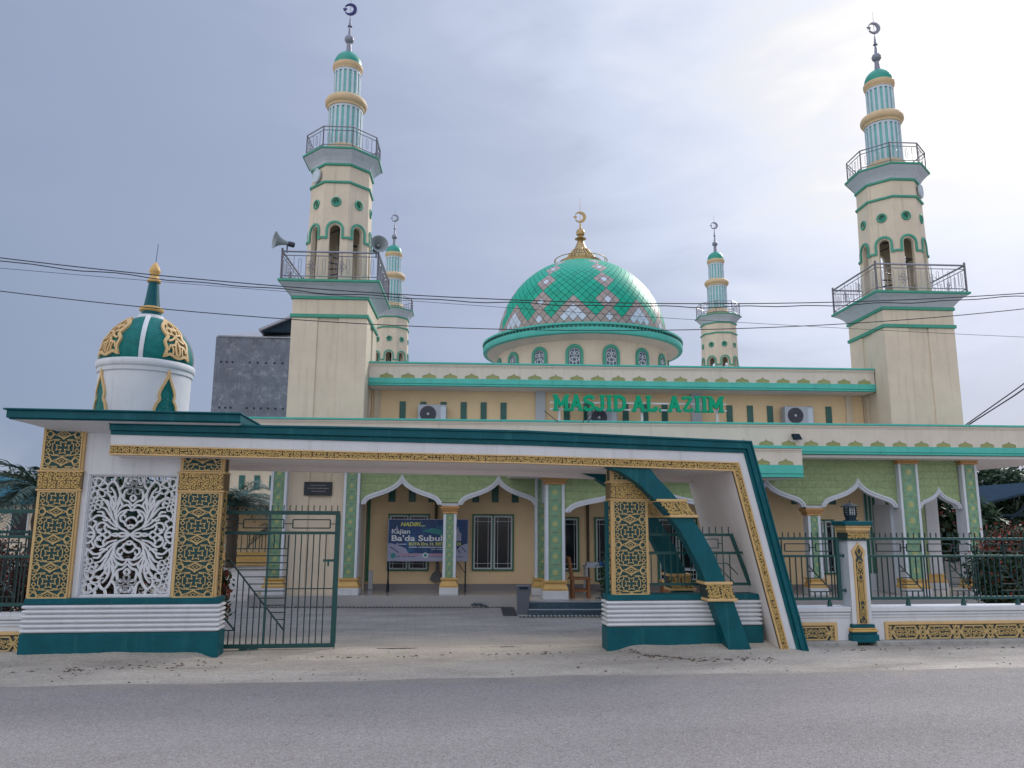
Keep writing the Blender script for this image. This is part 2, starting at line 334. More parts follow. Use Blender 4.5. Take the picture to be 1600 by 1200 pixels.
def cat(P, n=6, closed=False):      # Catmull-Rom through points
    m = len(P); out = []
    g = (lambda i: P[i % m]) if closed else (lambda i: P[max(0, min(m - 1, i))])
    for i in range(m if closed else m - 1):
        a, b, c, d = g(i - 1), g(i), g(i + 1), g(i + 2)
        for k in range(n):
            t = k / n
            out.append(tuple(.5 * (2 * b[q] + (c[q] - a[q]) * t + (2 * a[q] - 5 * b[q] + 4 * c[q] - d[q]) * t * t + (3 * b[q] - a[q] - 3 * c[q] + d[q]) * t ** 3) for q in range(len(b))))
    if not closed: out.append(P[-1])
    return out
def circ(cx, cz, r, n=16, a0=0, a1=2 * PI, rz=None):
    k = n if abs(a1 - a0) > 6.28 else n + 1
    return [(cx + r * cos(a0 + (a1 - a0) * i / n), cz + (rz or r) * sin(a0 + (a1 - a0) * i / n)) for i in range(k)]
def scrolls(mb, u0, u1, z0, z1, y0, y1, size, w, seed=0, mapf=None):   # running leaf scrollwork filling a rectangle
    rg = random.Random(seed); nu = max(1, round((u1 - u0) / size)); nz = max(1, round((z1 - z0) / size)); du = (u1 - u0) / nu; dz = (z1 - z0) / nz
    for i in range(nu):
        for j in range(nz):
            cx = u0 + (i + .5) * du; cz = z0 + (j + .5) * dz; sg = 1 if (i + j) % 2 else -1; a0 = rg.uniform(0, 6.28)
            P = []
            for k in range(9):
                t = k / 8; r = (.52 - .40 * t); a = a0 + sg * t * 6.6
                P.append((cx + r * du * cos(a), cz + r * dz * sin(a)))
            Q = [(cx + du * .5 * cos(a0), cz + dz * .5 * sin(a0)), (cx + du * .62 * cos(a0 + .5 * sg), cz + dz * .6 * sin(a0 + .5 * sg)), (cx + du * .45 * cos(a0 + 1.1 * sg), cz + dz * .45 * sin(a0 + 1.1 * sg))]
            if mapf: P = [mapf(*p) for p in P]; Q = [mapf(*p) for p in Q]
            mb.ribbon(P, w, y0, y1); mb.ribbon(Q, [w * .6, w * 1.7, w * .5], y0 - .001, y1)

# ------------------------------------------------------------------ ground, road, courtyard
mb = MB(); mb.add([(-900, -300, -.02), (900, -300, -.02), (900, 1500, -.02), (-900, 1500, -.02)], [(0, 1, 2, 3)]); mb.struct('ground', 'sand', FG)
rg = random.Random(3)
us = [-140, -80, -40] + [-20 + .35 * i for i in range(130)] + [40, 80, 140]
edge = [(u, 11.70 + .05 * sin(u * .9) + .035 * sin(u * 2.9 + 1) + rg.uniform(-.018, .018)) for u in us]
mb = MB(); n = len(edge)
mb.add([(u, v, .012) for u, v in edge] + [(u, -9, .012) for u, v in edge], [(i + n, i + 1 + n, i + 1, i) for i in range(n - 1)]); mb.struct('road', 'asphalt', FG)
# sandy verge between road and gateway, with washed-up soil at the gate footings
def soil(u, v):
    h = .004 + .010 * (sin(u * 1.7 + v * 2.1) * sin(v * 3.1 - u * .6) + 1) * min(1, max(0, (v - 11.75) / .5))
    h += .012 * max(0, sin(u * 5.3 + 1.3 * v) * sin(v * 7.1 + u)) * min(1, max(0, (v - 12) / .5))
    h += .10 * math.exp(-((v - 13.9) / .45) ** 2) * (1 / (1 + math.exp((u + 3.42) * 22)))
    h += .13 * math.exp(-((v - 14.0) / .5) ** 2) * (1 / (1 + math.exp(-(u - 3.62) * 14))) * (1 / (1 + math.exp((u - 7.0) * 6)))
    h *= 1 - .9 * max(0, min(1, (u - 6.9) / .4)) * max(0, min(1, (v - 13.3) / .5))
    return h
nu, nv = 420, 36; u0, u1, v0, v1 = -16, 20, 11.55, 14.6
vs = []; fs = []
for j in range(nv + 1):
    for i in range(nu + 1):
        u = u0 + (u1 - u0) * i / nu; v = v0 + (v1 - v0) * j / nv
        if j == 0: z = -.01
        else: z = soil(u, v) + rg.uniform(-.0035, .0035)
        vs.append((u, v, z))
for j in range(nv):
    for i in range(nu): a = j * (nu + 1) + i; fs.append((a, a + 1, a + nu + 2, a + nu + 1))
mb = MB(); mb.add(vs, fs, True); mb.struct('verge', 'sand', FG)
mb = MB(); mb.add([(-40, 14.5, -.006), (40, 14.5, -.006), (40, 60, -.006), (-40, 60, -.006)], [(0, 1, 2, 3)]); cy = mb.struct('courtyard', 'paving', FG, (0, 14.5, 0))
# loose stones and bits on the verge
mb = MB()
for i in range(150):
    u = rg.uniform(-9, 12); v = 11.75 + abs(rg.gauss(0, .9)) if rg.random() < .6 else rg.uniform(11.7, 14.4)
    if v > 14.4: continue
    r = rg.uniform(.005, .018) * (1.9 if rg.random() < .06 else 1); z = soil(u, v)
    mb.sweep((u, v), [(r * .6, z - .01), (r, z + r * .25), (r * .55, z + r * .8)], 5, rg.uniform(0, 6), False)
o = mb.struct('gravel', 'litter', FG); props(o, 'loose pebbles scattered over the sandy verge', 'gravel', None, 'stuff')

# dried leaves and rubble washed against the gate footings
mb = MB()
def along(P, n, sp, ln, th):
    for i in range(n):
        k = rg.random() * (len(P) - 1); j = int(k); f = k - j; u = P[j][0] + (P[j + 1][0] - P[j][0]) * f + rg.gauss(0, sp * 1.6); v = P[j][1] + (P[j + 1][1] - P[j][1]) * f + rg.gauss(0, sp); z = soil(u, v)
        a = rg.uniform(-.7, .7); l = ln * rg.uniform(.4, 1.3); dx, dy = cos(a) * l, sin(a) * l; h = rg.uniform(.004, .03)
        mb.add([(u - dx, v - dy, z + .002), (u + .2 * dx, v + .2 * dy - th, z + h), (u + dx, v + dy, z + .004), (u + .2 * dx, v + .2 * dy + th, z + h * .6)], [(0, 1, 2), (0, 2, 3)])
along([(3.62, 13.6), (3.95, 13.1), (4.4, 12.85), (5.0, 12.7), (5.9, 12.72)], 130, .08, .045, .006); along([(-5.6, 12.75), (-4.6, 12.95), (-3.9, 13.05), (-3.3, 13.15)], 60, .12, .04, .008); along([(-2, 13.6), (2.8, 13.55)], 40, .07, .05, .006); along([(7.2, 13.3), (9, 13.5), (12, 13.6)], 40, .12, .04, .006)
o = mb.struct('leaf_litter', 'litter', FG); props(o, 'dried leaves and rubble strewn on the verge by the gate footings', 'leaf litter', None, 'stuff')

# ------------------------------------------------------------------ mosque
FZ = .27                                   # porch floor height
mosque = thing('mosque', 'wide cream and green mosque with ogee arched porch beyond the gateway', 'mosque', (4.4, 21.0, 0))
ARCH = [(0, 0), (.08, .13), (.16, .25), (.25, .35), (.34, .43), (.52, .545), (.73, .655), (.86, .745), (.94, .85), (1, 1)]
def arch_pts(uc, hw, zt, drop, n=3):      # ogee arch outline from left springing to right
    q = cat(ARCH[1:], n); q = [ARCH[0]] + q
    return [(uc - t * hw, zt - d * drop) for t, d in q[::-1]] + [(uc + t * hw, zt - d * drop) for t, d in q[1:]]
def arch_z(pts, u):
    for (a, za), (b, zb) in zip(pts, pts[1:]):
        if a <= u <= b: return za + (zb - za) * (u - a) / max(1e-9, b - a)
    return None
def spandrel(root, arches, u0, u1, zs, z1, vf, vt, tile=.2, ztop=None, label=None):
    """wall above ogee arches; its face is laid with embossed tiles cut along the arch"""
    low = lambda u: next((z for a in arches for z in [arch_z(a, u)] if z is not None), zs)
    xs = sorted(set([u0, u1] + [p[0] for a in arches for p in a if u0 <= p[0] <= u1]))
    mb = MB(); poly = [(u, low(u)) for u in xs] + [(u1, z1), (u0, z1)]
    mb.prism(poly, vf + .02, vt); sp = mb.part('spandrel', 'grout', root)
    nx = max(1, round((u1 - u0) / tile)); du = (u1 - u0) / nx; nz = int(((ztop or z1) - zs) / du) + 1
    for i in range(nx):
        for j in range(nz):
            a = u0 + i * du + .0025; b = a + du - .005; z = z1 - (j + 1) * du if not ztop else ztop - (j + 1) * du; z += .004; zt = z + du - .008
            ks = [a + (b - a) * k / 5 for k in range(6)]; bot = [max(z, low(k) + .005) for k in ks]
            if min(bot) >= zt - .01: continue
            bot = [min(k, zt - .004) for k in bot]
            mb = MB(); mb.prism([(k, h) for k, h in zip(ks, bot)] + [(b, zt), (a, zt)], vf, vf + .03)
            if max(bot) <= z + .001:       # embossed flower on whole tiles
                c = ((a + b) / 2, (z + zt) / 2); mb.prism([(c[0] + (.42 if k % 2 else .22) * du * cos(k * PI / 8) * .9, c[1] + (.42 if k % 2 else .22) * du * sin(k * PI / 8) * .9) for k in range(16)], vf - .008, vf + .001)
            mb.part('tile', 'tile_olive', sp)
    return sp
def arch_trim(root, pts, vf, d=.1, w=.13):
    mb = MB()
    L = [(pts[0][0], pts[0][1] - .06)] + pts + [(pts[-1][0], pts[-1][1] - .06)]
    def off(k):
        out = []; n = len(L)
        for i in range(n):
            a = L[max(0, i - 1)]; b = L[min(n - 1, i + 1)]; dx, dz = b[0] - a[0], b[1] - a[1]; l = math.hypot(dx, dz); out.append((L[i][0] + dz / l * k, L[i][1] - dx / l * k))
        return out
    mb.ribbon(off(w / 2), w, vf - .03, vf + d); mb.ribbon(off(w * .30), w * .34, vf - .065, vf); mb.ribbon(off(w * .82), w * .2, vf - .05, vf)
    return mb.part('arch_trim', 'trim_white', root)

def tile_mesh(w, h, name):               # carved wall tile: flower boss and leaf curls on a green ground
    mb = MB(); mb.box(-w / 2, w / 2, 0, .03, -h / 2, h / 2); mb.m = 1
    r = min(w, h) * .27
    mb.prism([(r * (1 if k % 2 else .62) * cos(k * PI / 6), r * (1 if k % 2 else .62) * sin(k * PI / 6)) for k in range(12)], -.014, .001)
    mb.prism(circ(0, 0, r * .34, 6), -.026, -.013)
    for sx in (-1, 1):
        for sz in (-1, 1):
            mb.ribbon([(sx * w * .44, sz * h * .34), (sx * w * .34, sz * h * .44), (sx * w * .22, sz * h * .42), (sx * w * .20, sz * h * .32)], [.008, .016, .018, .006], -.012, .001)
    mb.m = 0
    for sx in (-1, 1):
        for sz in (-1, 1):
            mb.ribbon([(sx * w * .40, 0), (sx * w * .30, sz * h * .14), (sx * w * .42, sz * h * .22)], [.008, .018, .006], -.012, .001)
            mb.ribbon([(sx * w * .46, sz * h * .08), (sx * w * .33, sz * h * .30), (sx * w * .12, sz * h * .38), (sx * w * .05, sz * h * .48)], [.01, .028, .02, .01], -.013, .001)
    mb.ribbon([(-w / 2 + .008, -h / 2 + .008), (w / 2 - .008, -h / 2 + .008), (w / 2 - .008, h / 2 - .008), (-w / 2 + .008, h / 2 - .008)], .012, -.008, .001, True)
    return mb.mesh(name, ['tile_green', 'tile_boss'])
TM = {}
def tile_column(root, u, w, z0, z1, vf, vb, edge=.07, name='column', n=None, sides=True):
    """post with pale edges and a run of carved tiles on its face"""
    mb = MB(); mb.box(u - w / 2, u + w / 2, vf + .035, vb, z0, z1)
    mb.box(u - w / 2, u - w / 2 + edge, vf, vf + .036, z0, z1); mb.box(u + w / 2 - edge, u + w / 2, vf, vf + .036, z0, z1)
    c = mb.part(name, 'trim_white', root, bevel=.006)
    iw = w - 2 * edge; n = n or round((z1 - z0) / (iw * 1.12)); h = (z1 - z0) / n; key = (round(iw, 3), round(h, 3))
    if key not in TM: TM[key] = tile_mesh(iw - .006, h - .006, 'carved_tile')
    for i in range(n): place('carved_tile', TM[key], c, (u, vf + .012, z0 + (i + .5) * h))
    return c
def col_base(root, u, w, vf, vb, z0=FZ, hp=.19, hg=.25):
    mb = MB(); e = .075; mb.box(u - w / 2 - e, u + w / 2 + e, vf - e, vb + e, z0, z0 + hp); mb.part('plinth', 'white', root, bevel=.01)
    mb = MB(); q = 1.4142 / 2
    cx, cy = u, (vf + vb) / 2; W2, D2 = w / 2, (vb - vf) / 2
    prof = [(.07, 0), (.075, .05), (.05, .09), (.02, .16), (.012, hg - .05), (.05, hg - .045), (.05, hg)]
    vs = []
    for d, z in prof: vs += [(cx - W2 - d, cy - D2 - d, z0 + hp + z), (cx + W2 + d, cy - D2 - d, z0 + hp + z), (cx + W2 + d, cy + D2 + d, z0 + hp + z), (cx - W2 - d, cy + D2 + d, z0 + hp + z)]
    mb.add(vs, [(4 * i + k, 4 * i + (k + 1) % 4, 4 * i + 4 + (k + 1) % 4, 4 * i + 4 + k) for i in range(len(prof) - 1) for k in range(4)] + [(3, 2, 1, 0), tuple(4 * len(prof) - 4 + k for k in range(4))])
    mb.part('base_moulding', 'gold_paint', root)
def capital(root, u, w, vf, vb, z0, h=.21):
    mb = MB(); cx, cy = u, (vf + vb) / 2; W2, D2 = w / 2, (vb - vf) / 2; prof = [(.0, 0), (.03, .01), (.03, .04), (.01, .05), (.03, .08), (.085, h - .05), (.085, h - .035), (.06, h - .03), (.07, h)]
    vs = []
    for d, z in prof: vs += [(cx - W2 - d, cy - D2 - d, z0 + z), (cx + W2 + d, cy - D2 - d, z0 + z), (cx + W2 + d, cy + D2 + d, z0 + z), (cx - W2 - d, cy + D2 + d, z0 + z)]
    mb.add(vs, [(4 * i + k, 4 * i + (k + 1) % 4, 4 * i + 4 + (k + 1) % 4, 4 * i + 4 + k) for i in range(len(prof) - 1) for k in range(4)] + [(3, 2, 1, 0), tuple(4 * len(prof) - 4 + k for k in range(4))])
    n = max(3, round(w / .09))
    for i in range(n):                    # acanthus leaves round the bell
        x = cx - W2 - .03 + (w + .06) * (i + .5) / n
        mb.add([(x - .035, cy - D2 - .02, z0 + .05), (x + .035, cy - D2 - .02, z0 + .05), (x + .03, cy - D2 - .085, z0 + h - .07), (x, cy - D2 - .115, z0 + h - .03), (x - .03, cy - D2 - .085, z0 + h - .07)], [(0, 1, 2, 3, 4)])
    mb.part('capital', 'capital_gold', root)

# ---- minarets
def loft(mb, c, prof, n, smooth=False):    # regular n-gon loft; prof = [(apothem, z)]
    k = 1 / cos(PI / n); mb.sweep(c, [(a * k, z) for a, z in prof], n, PI / n - PI / 2, smooth)
def railing_side(parent, p, q, z0, h, ornate, nm='railing'):
    """one side of a balcony railing from p to q"""
    mb = MB(); L = math.hypot(q[0] - p[0], q[1] - p[1]); d = ((q[0] - p[0]) / L, (q[1] - p[1]) / L); nrm = (-d[1], d[0])
    X = lambda s, z: (p[0] + d[0] * s, p[1] + d[1] * s, z)
    mb.tube([X(0, z0 + h), X(L, z0 + h)], .028 if ornate else .02, 6)
    mb.tube([X(0, z0 + h - .12), X(L, z0 + h - .12)], .014, 5); mb.tube([X(0, z0 + .10), X(L, z0 + .10)], .016, 5)
    n = max(3, round(L / .165))
    for i in range(n + 1):
        s = L * i / n
        if i in (0, n): mb.tube([X(s, z0), X(s, z0 + h + (.09 if ornate else 0))], .030 if ornate else .02, 6); continue
        if i % 2 == 0 or n < 4: mb.tube([X(s, z0 + .1), X(s, z0 + h - .12)], .009, 4, False)
        else:                              # long ring
            w = .036; a, b = z0 + .17, z0 + h - .19
            mb.tube([X(s - w, a + w), X(s - w, b - w), X(s, b), X(s + w, b - w), X(s + w, a + w), X(s, a), X(s - w, a + w)], .008, 4, False)
    if ornate:
        for t in (.3, .62):
            s = L * t
            for k in range(4):
                cz = z0 + h * .48 + (.10 * sin(k * PI / 2)); cs = s + .08 * cos(k * PI / 2)
                mb.tube([X(cs + .055 * cos(a), cz + .06 * sin(a)) for a in [PI / 3 * i for i in range(7)]], .009, 4, False)
            mb.tube([X(s, z0 + .1), X(s, z0 + h)], .010, 4, False)
    return mb.part(nm, 'steel', parent)
def crescent(mb, cx, cy, cz, r, th):
    outer = circ(cx, cz, r, 28, R(215), R(215 + 290)); off = .24 * r
    inner = circ(cx - off, cz, r * .74, 28, R(222), R(222 + 276))
    # opening to the left
    o = [(cx + r * cos(a), cz + r * sin(a)) for a in [R(-150 + 300 * i / 28) for i in range(29)]]
    i_ = [(cx - off + r * .70 * cos(a), cz + r * .70 * sin(a)) for a in [R(-143 + 286 * i / 28) for i in range(29)]]
    vs = [(x, cy - th, z) for x, z in o] + [(x, cy - th, z) for x, z in i_] + [(x, cy + th, z) for x, z in o] + [(x, cy + th, z) for x, z in i_]
    fs = []; n = 29
    for k in range(n - 1): fs += [(k, n + k, n + k + 1, k + 1), (2 * n + k, 2 * n + k + 1, 3 * n + k + 1, 3 * n + k), (k, k + 1, 2 * n + k + 1, 2 * n + k), (n + k, 3 * n + k, 3 * n + k + 1, n + k + 1)]
    mb.add(vs, fs)
    s = r * .36; sx = cx - r * .86
    mb.prism([(sx + (s if k % 2 == 0 else s * .42) * cos(PI / 2 + k * PI / 5), cz + (s if k % 2 == 0 else s * .42) * sin(PI / 2 + k * PI / 5)) for k in range(10)], cy - th, cy + th)

def minaret(u, v, label, z_low, cres='finial_grey', sgn=None):
    m = thing('minaret', label, 'minaret', (u, v, 0), FM, 'minarets at the corners of the mosque')
    c = (u, v); H = 1.065
    mb = MB(); mb.box(u - H + .045, u + H - .045, v - H + .045, v + H - .045, z_low, 8.5)
    for sx in (-1, 1):
        for sy in (-1, 1):
            x0, x1 = (u - H, u - .33) if sx < 0 else (u + .27, u + H); y0, y1 = (v - H, v - .33) if sy < 0 else (v + .27, v + H)
            mb.box(x0, x1, y0, y1, z_low, 7.90)
    mb.box(u - H, u + H, v - H, v + H, 8.0, 8.44)
    mb.part('shaft', 'cream', m, bevel=.012)
    for z0, z1 in ((7.90, 8.0), (8.44, 8.53)):
        mb = MB(); e = .045; mb.box(u - H - e, u + H + e, v - H - e, v + H + e, z0, z1); mb.part('band', 'green_trim', m, bevel=.01)
    mb = MB(); loft(mb, c, [(H + .01, 8.53), (H + .05, 8.60), (H + .12, 8.69), (H + .21, 8.78), (H + .33, 8.85)], 4); mb.part('balcony_cornice', 'grey_white', m)
    mb = MB(); loft(mb, c, [(H + .33, 8.85), (H + .365, 8.87), (H + .365, 8.93), (H + .1, 8.94)], 4); mb.part('balcony_slab', 'green_trim', m)
    r = H + .29; P = [(u - r, v - r), (u + r, v - r), (u + r, v + r), (u - r, v + r)]
    rl = None
    for k in range(4): railing_side(m, P[k], P[(k + 1) % 4], 8.93, .82, True)
    # octagonal stage: eight faces, each with an arched opening running to the balcony and a round hole above
    A0, A1 = .915, .855; Z0, Z1 = 8.93, 12.70; ow, zs, oz, orad = .155, 10.62, 11.48, .095
    for k in range(8):
        th = k * PI / 4 - PI / 2
        def tr(x, d, z):
            a = A0 + (A1 - A0) * (z - Z0) / (Z1 - Z0) + d
            return (u + cos(th) * a - sin(th) * x, v + sin(th) * a + cos(th) * x, z)
        hw = lambda z, d=0: (A0 + (A1 - A0) * (z - Z0) / (Z1 - Z0) + d) * math.tan(PI / 8)
        mb = MB()
        for sx in (-1, 1):
            arcp = [(ow * cos(a), zs + ow * sin(a)) for a in [PI / 2 * i / 6 for i in range(7)]]
            hole = [(orad * cos(a), oz + orad * sin(a)) for a in [-PI / 2 + PI * i / 8 for i in range(9)]]
            path = [(ow, Z0)] + arcp + hole + [(0, Z1), (hw(Z1), Z1), (hw(Z0), Z0)]
            o = [tr(sx * x, 0, z) for x, z in path]; i_ = [tr(sx * (x if x < .3 else hw(z, -.12)), -.12, z) for x, z in path]; n = len(path)
            f = [list(range(n)), list(range(2 * n - 1, n - 1, -1))] + [[j, (j + 1) % n, (j + 1) % n + n, j + n] for j in range(n - 3)]
            if sx > 0: f = [q[::-1] for q in f]
            mb.add(o + i_, f)
        mb.part('arched_face', 'cream', m)
        # trim following the arch
        line = [(-hw(10.36) - .012, 10.36), (-ow - .075, 10.36), (-ow - .075, zs)] + [(-(ow + .075) * cos(a), zs + (ow + .075) * sin(a)) for a in [PI * i / 10 for i in range(1, 10)]] + [(ow + .075, zs), (ow + .075, 10.36), (hw(10.36) + .012, 10.36)]
        t = MB(); t.ribbon(line, .062, 0, .03)
        q = MB(); q.add([tr(x, .045 - y, z) for x, y, z in t.v], [f[::-1] for f in t.f]); q.part('arch_trim', 'green_trim', m)
        q = MB(); ring = [[(rr * cos(a), oz + rr * sin(a), d) for a in [2 * PI * i / 16 for i in range(16)]] for rr, d in ((.15, 0), (.15, .03), (.125, .045), (.105, .035), (.092, -.06))]
        vs = [tr(x, d, z) for L in ring for x, z, d in L]; q.add(vs, [(i * 16 + j, i * 16 + (j + 1) % 16, (i + 1) * 16 + (j + 1) % 16, (i + 1) * 16 + j) for i in range(4) for j in range(16)], True); rw = q.part('round_window', 'green_trim', m)
        q = MB(); q.add([tr(.099 * cos(g), -.07, oz + .099 * sin(g)) for g in [2 * PI * i / 14 for i in range(14)]], [list(range(14))]); q.part('back_plate', 'cap_green', rw)
    mb = MB(); loft(mb, c, [(.86, 8.90), (.86, 8.95)], 8); mb.sweep(c, [(.05, 8.93), (.05, 12.7)], 8)
    for k in range(26):
        a = k * .62; z = 9.0 + k * .14; mb.box(u + .05, u + .06, v, v + .01, z, z + .01); mb.tube([(u, v, z), (u + .55 * cos(a), v + .55 * sin(a), z)], .02, 4, False)
    mb.part('spiral_stair', 'steel_dark', m)
    for z, a in ((12.10, .868), (12.66, .862)):
        mb = MB(); loft(mb, c, [(a + .005, z - .04), (a + .045, z - .025), (a + .045, z + .03), (a + .005, z + .035)], 8); mb.part('band', 'green_trim', m)
    mb = MB(); loft(mb, c, [(.86, 12.70), (.89, 12.78), (.96, 12.88), (1.06, 12.98), (1.115, 13.04)], 8); mb.part('balcony_cornice', 'grey_white', m)
    mb = MB(); loft(mb, c, [(1.115, 13.04), (1.15, 13.05), (1.15, 13.10), (.9, 13.105)], 8); mb.part('balcony_slab', 'green_trim', m)
    rr = 1.05 / cos(PI / 8); P = [(u + rr * cos(PI / 8 + k * PI / 4), v + rr * sin(PI / 8 + k * PI / 4)) for k in range(8)]
    for k in range(8): railing_side(m, P[k], P[(k + 1) % 8], 13.10, .68, False)
    def flute(r, z0, z1, n):
        mb = MB(); mb.sweep(c, [(r, z0), (r, z1)], 40); d = mb.part('drum', 'teal_blue_glaze', m)
        q = MB()
        for k in range(n):
            a = 2 * PI * (k + .5) / n; w = PI / n * .50
            q.add([(u + (r + e) * cos(a + s * w), v + (r + e) * sin(a + s * w), z) for z in (z0, z1) for s, e in ((-1, -.01), (-1, .022), (0, .034), (1, .022), (1, -.01))],
                  [(0, 1, 6, 5), (1, 2, 7, 6), (2, 3, 8, 7), (3, 4, 9, 8)], False)
        q.sweep(c, [(r + .03, z1 - .10), (r + .03, z1)], 32, cap=False)
        q.part('fluting', 'pale_blue', d)
    flute(.50, 13.3, 14.88, 20); flute(.385, 15.2, 16.17, 16)
    mb = MB(); mb.sweep(c, [(.60, 13.10), (.60, 13.28), (.63, 13.31), (.63, 13.38), (.60, 13.41), (.585, 13.44), (.585, 13.50), (.52, 13.56)], 36); mb.part('ring', 'ring_cream', m)
    mb = MB(); mb.sweep(c, [(.50, 14.84), (.56, 14.86), (.575, 14.93), (.61, 14.95), (.645, 15.01), (.65, 15.09), (.62, 15.16), (.56, 15.21), (.49, 15.24), (.40, 15.26)], 36); mb.part('ring', 'ring_cream', m)
    mb = MB(); mb.sweep(c, [(.385, 16.13), (.43, 16.15), (.44, 16.21), (.46, 16.23), (.475, 16.29), (.475, 16.35), (.445, 16.38), (.3, 16.39)], 36); mb.part('ring', 'ring_cream', m)
    mb = MB(); mb.sweep(c, [(.44, 16.37)] + [(.44 * cos(a), 16.39 + .48 * sin(a)) for a in [PI / 2 * i / 9 for i in range(10)]][:-1] + [(.04, 16.87)], 32); mb.part('cap_dome', 'cap_green', m)
    mb = MB(); mb.sweep(c, [(.10, 16.83), (.082, 17.0), (.07, 17.20), (.09, 17.21), (.145, 17.29), (.15, 17.36), (.12, 17.43), (.07, 17.47), (.055, 17.50), (.028, 17.80), (.075, 17.80), (.05, 17.84), (.012, 18.15), (.010, 18.24)], 14)
    mb.sweep(c, [(.010, 18.2), (.006, 19.02)], 5); f = mb.part('finial', 'finial_grey', m)
    mb = MB(); crescent(mb, u, v, 18.41, .205, .025); mb.part('crescent', cres, f)
    return m
mL = minaret(-4.20, 22.50, 'tall left front minaret with two horn loudspeakers on its square balcony', 0.0, 'finial_blue')
mR = minaret(13.04, 22.50, 'tall right front minaret standing on tiled columns', 4.55)
mBL = minaret(-4.55, 40.0, 'farther minaret half hidden behind the left front minaret', 3.0)
mBR = minaret(13.10, 40.0, 'farther minaret standing clear between the dome and the right front minaret', 3.0)
# round horn face fixed high on the octagon of the left and right front towers
for m, (x, y, nx, ny) in ((mL, (-4.20 - .66, 22.5 - .66, -1, -1)), (mR, (13.04 + .66, 22.5 - .66, 1, -1))):
    mb = MB(); a = Vector((nx, ny, 0)).normalized(); b = Vector((-a.y, a.x, 0)); o = Vector((x, y, 12.37)) - a * .02
    vs = []
    for rr, d in ((.19, .0), (.20, .05), (.17, .07), (.155, .05), (.0, .06)):
        for k in range(20): g = 2 * PI * k / 20; vs.append(o + a * d + b * rr * cos(g) + Vector((0, 0, 1)) * rr * 1.15 * sin(g))
    mb.add(vs, [(i * 20 + k, i * 20 + (k + 1) % 20, (i + 1) * 20 + (k + 1) % 20, (i + 1) * 20 + k) for i in range(4) for k in range(20)], True); mb.part('round_plate', 'pale_blue', m)
# lower stage of the left front minaret: tiled pilasters either side of a plaque
col = tile_column(mL, -5.30, .43, FZ + .44, 4.3, 21.22, 21.6, .07, 'pilaster'); col_base(mL, -5.30, .43, 21.22, 21.6)
col = tile_column(mL, -3.34, .43, FZ + .44, 4.3, 21.22, 21.6, .07, 'pilaster'); col_base(mL, -3.34, .43, 21.22, 21.6)
mb = MB(); mb.box(-4.66, -3.90, 21.38, 21.436, 2.89, 3.26); pq = mb.part('plaque', 'plaque', mL, bevel=.008)
mb = MB()
for j, (a, b) in enumerate(((-4.5, -4.06), (-4.56, -4.0), (-4.45, -4.1))):
    x = a
    while x < b: wd = random.uniform(.02, .05); mb.box(x, x + wd, 21.376, 21.381, 3.15 - j * .08, 3.175 - j * .08); x += wd + .015
mb.part('engraving', 'steel', pq, kind='stuff')
# the right front minaret stands on four tiled columns with small ogee arches between
for uu, ww in ((12.20, .62), (13.98, .50)):
    tile_column(mR, uu, ww - .06, FZ + .44, 3.87, 21.20, 21.66, .07, 'column'); col_base(mR, uu, ww - .06, 21.20, 21.66); capital(mR, uu, ww - .06, 21.20, 21.66, 3.87)
for uu, top in ((12.45, 2.34), (13.98, 3.1)):
    mb = MB(); mb.box(uu - .19, uu + .21, 23.2, 23.55, FZ + .44, top); mb.part('rear_column', 'white', mR, bevel=.01)
    mb = MB(); mb.box(uu - .36, uu - .195, 23.22, 23.5, FZ + .44, top); mb.part('tile_strip', 'tile_olive', mR); col_base(mR, uu - .07, .55, 23.2, 23.55)
capital(mR, 12.38, .5, 23.2, 23.55, 2.34)
A = arch_pts(13.12, .62, 3.20, .5)
spandrel(mR, [A], 12.50, 13.73, 2.7, 4.5, 21.36, 21.60, .2); arch_trim(mR, A, 21.36, .2, .10)
mb = MB(); mb.prism([(12.1, 2.56), (12.62, 2.56), (12.68, 3.0), (12.8, 3.45), (13.12, 3.62), (13.4, 3.45), (13.65, 3.2), (13.76, 2.9), (13.76, 4.5), (12.42, 4.5)], 23.4, 23.6); mb.part('rear_arch', 'white', mR)

# ---- building body and porch
def bpart(nm, mt, *boxes, root=mosque, bevel=0, label=None):
    mb = MB()
    for b in boxes: mb.box(*b)
    return mb.part(nm, mt, root, label, bevel=bevel)
bpart('porch_floor', 'floor_tile', (-5.9, 14.9, 21.05, 25.2, -.05, FZ))
bpart('porch_edge', 'porch_edge', (-5.9, 14.9, 21.02, 21.048, -.05, FZ + .004))
bpart('porch_wall', 'ochre_wall', (-3.13, 11.7, 22.9, 23.15, FZ, 4.2))
bpart('skirting', 'skirting', (-3.13, 11.7, 22.87, 22.899, FZ, .43))
bpart('hall_body', 'cream', (-3.1, 11.9, 24.2, 39.5, 0, 6.55), (-3.1, 11.95, 23.16, 24.2, 4.3, 6.0))
bpart('upper_wall', 'ochre_wall', (-3.13, 11.96, 22.99, 23.15, 5.0, 6.2), label='shaded upper storey wall')
bpart('wall_pier', 'grey_white', (1.80, 2.09, 22.90, 22.988, 5.0, 6.12)); bpart('wall_pier', 'grey_white', (6.57, 6.88, 22.90, 22.988, 5.0, 6.12)); bpart('wall_pier', 'cream', (-3.05, -2.86, 22.93, 22.988, 5.0, 6.12)); bpart('wall_pier', 'cream', (11.4, 11.6, 22.93, 22.988, 5.0, 6.12))
bpart('porch_ceiling', 'white_soffit', (-6.6, 17.0, 20.62, 24.1, 3.99, 4.06)); bpart('side_ceiling', 'white_soffit', (11.95, 17.0, 24.11, 38, 3.99, 4.06)); bpart('side_roof', 'concrete', (11.97, 17.0, 24.11, 38, 4.4, 4.9))
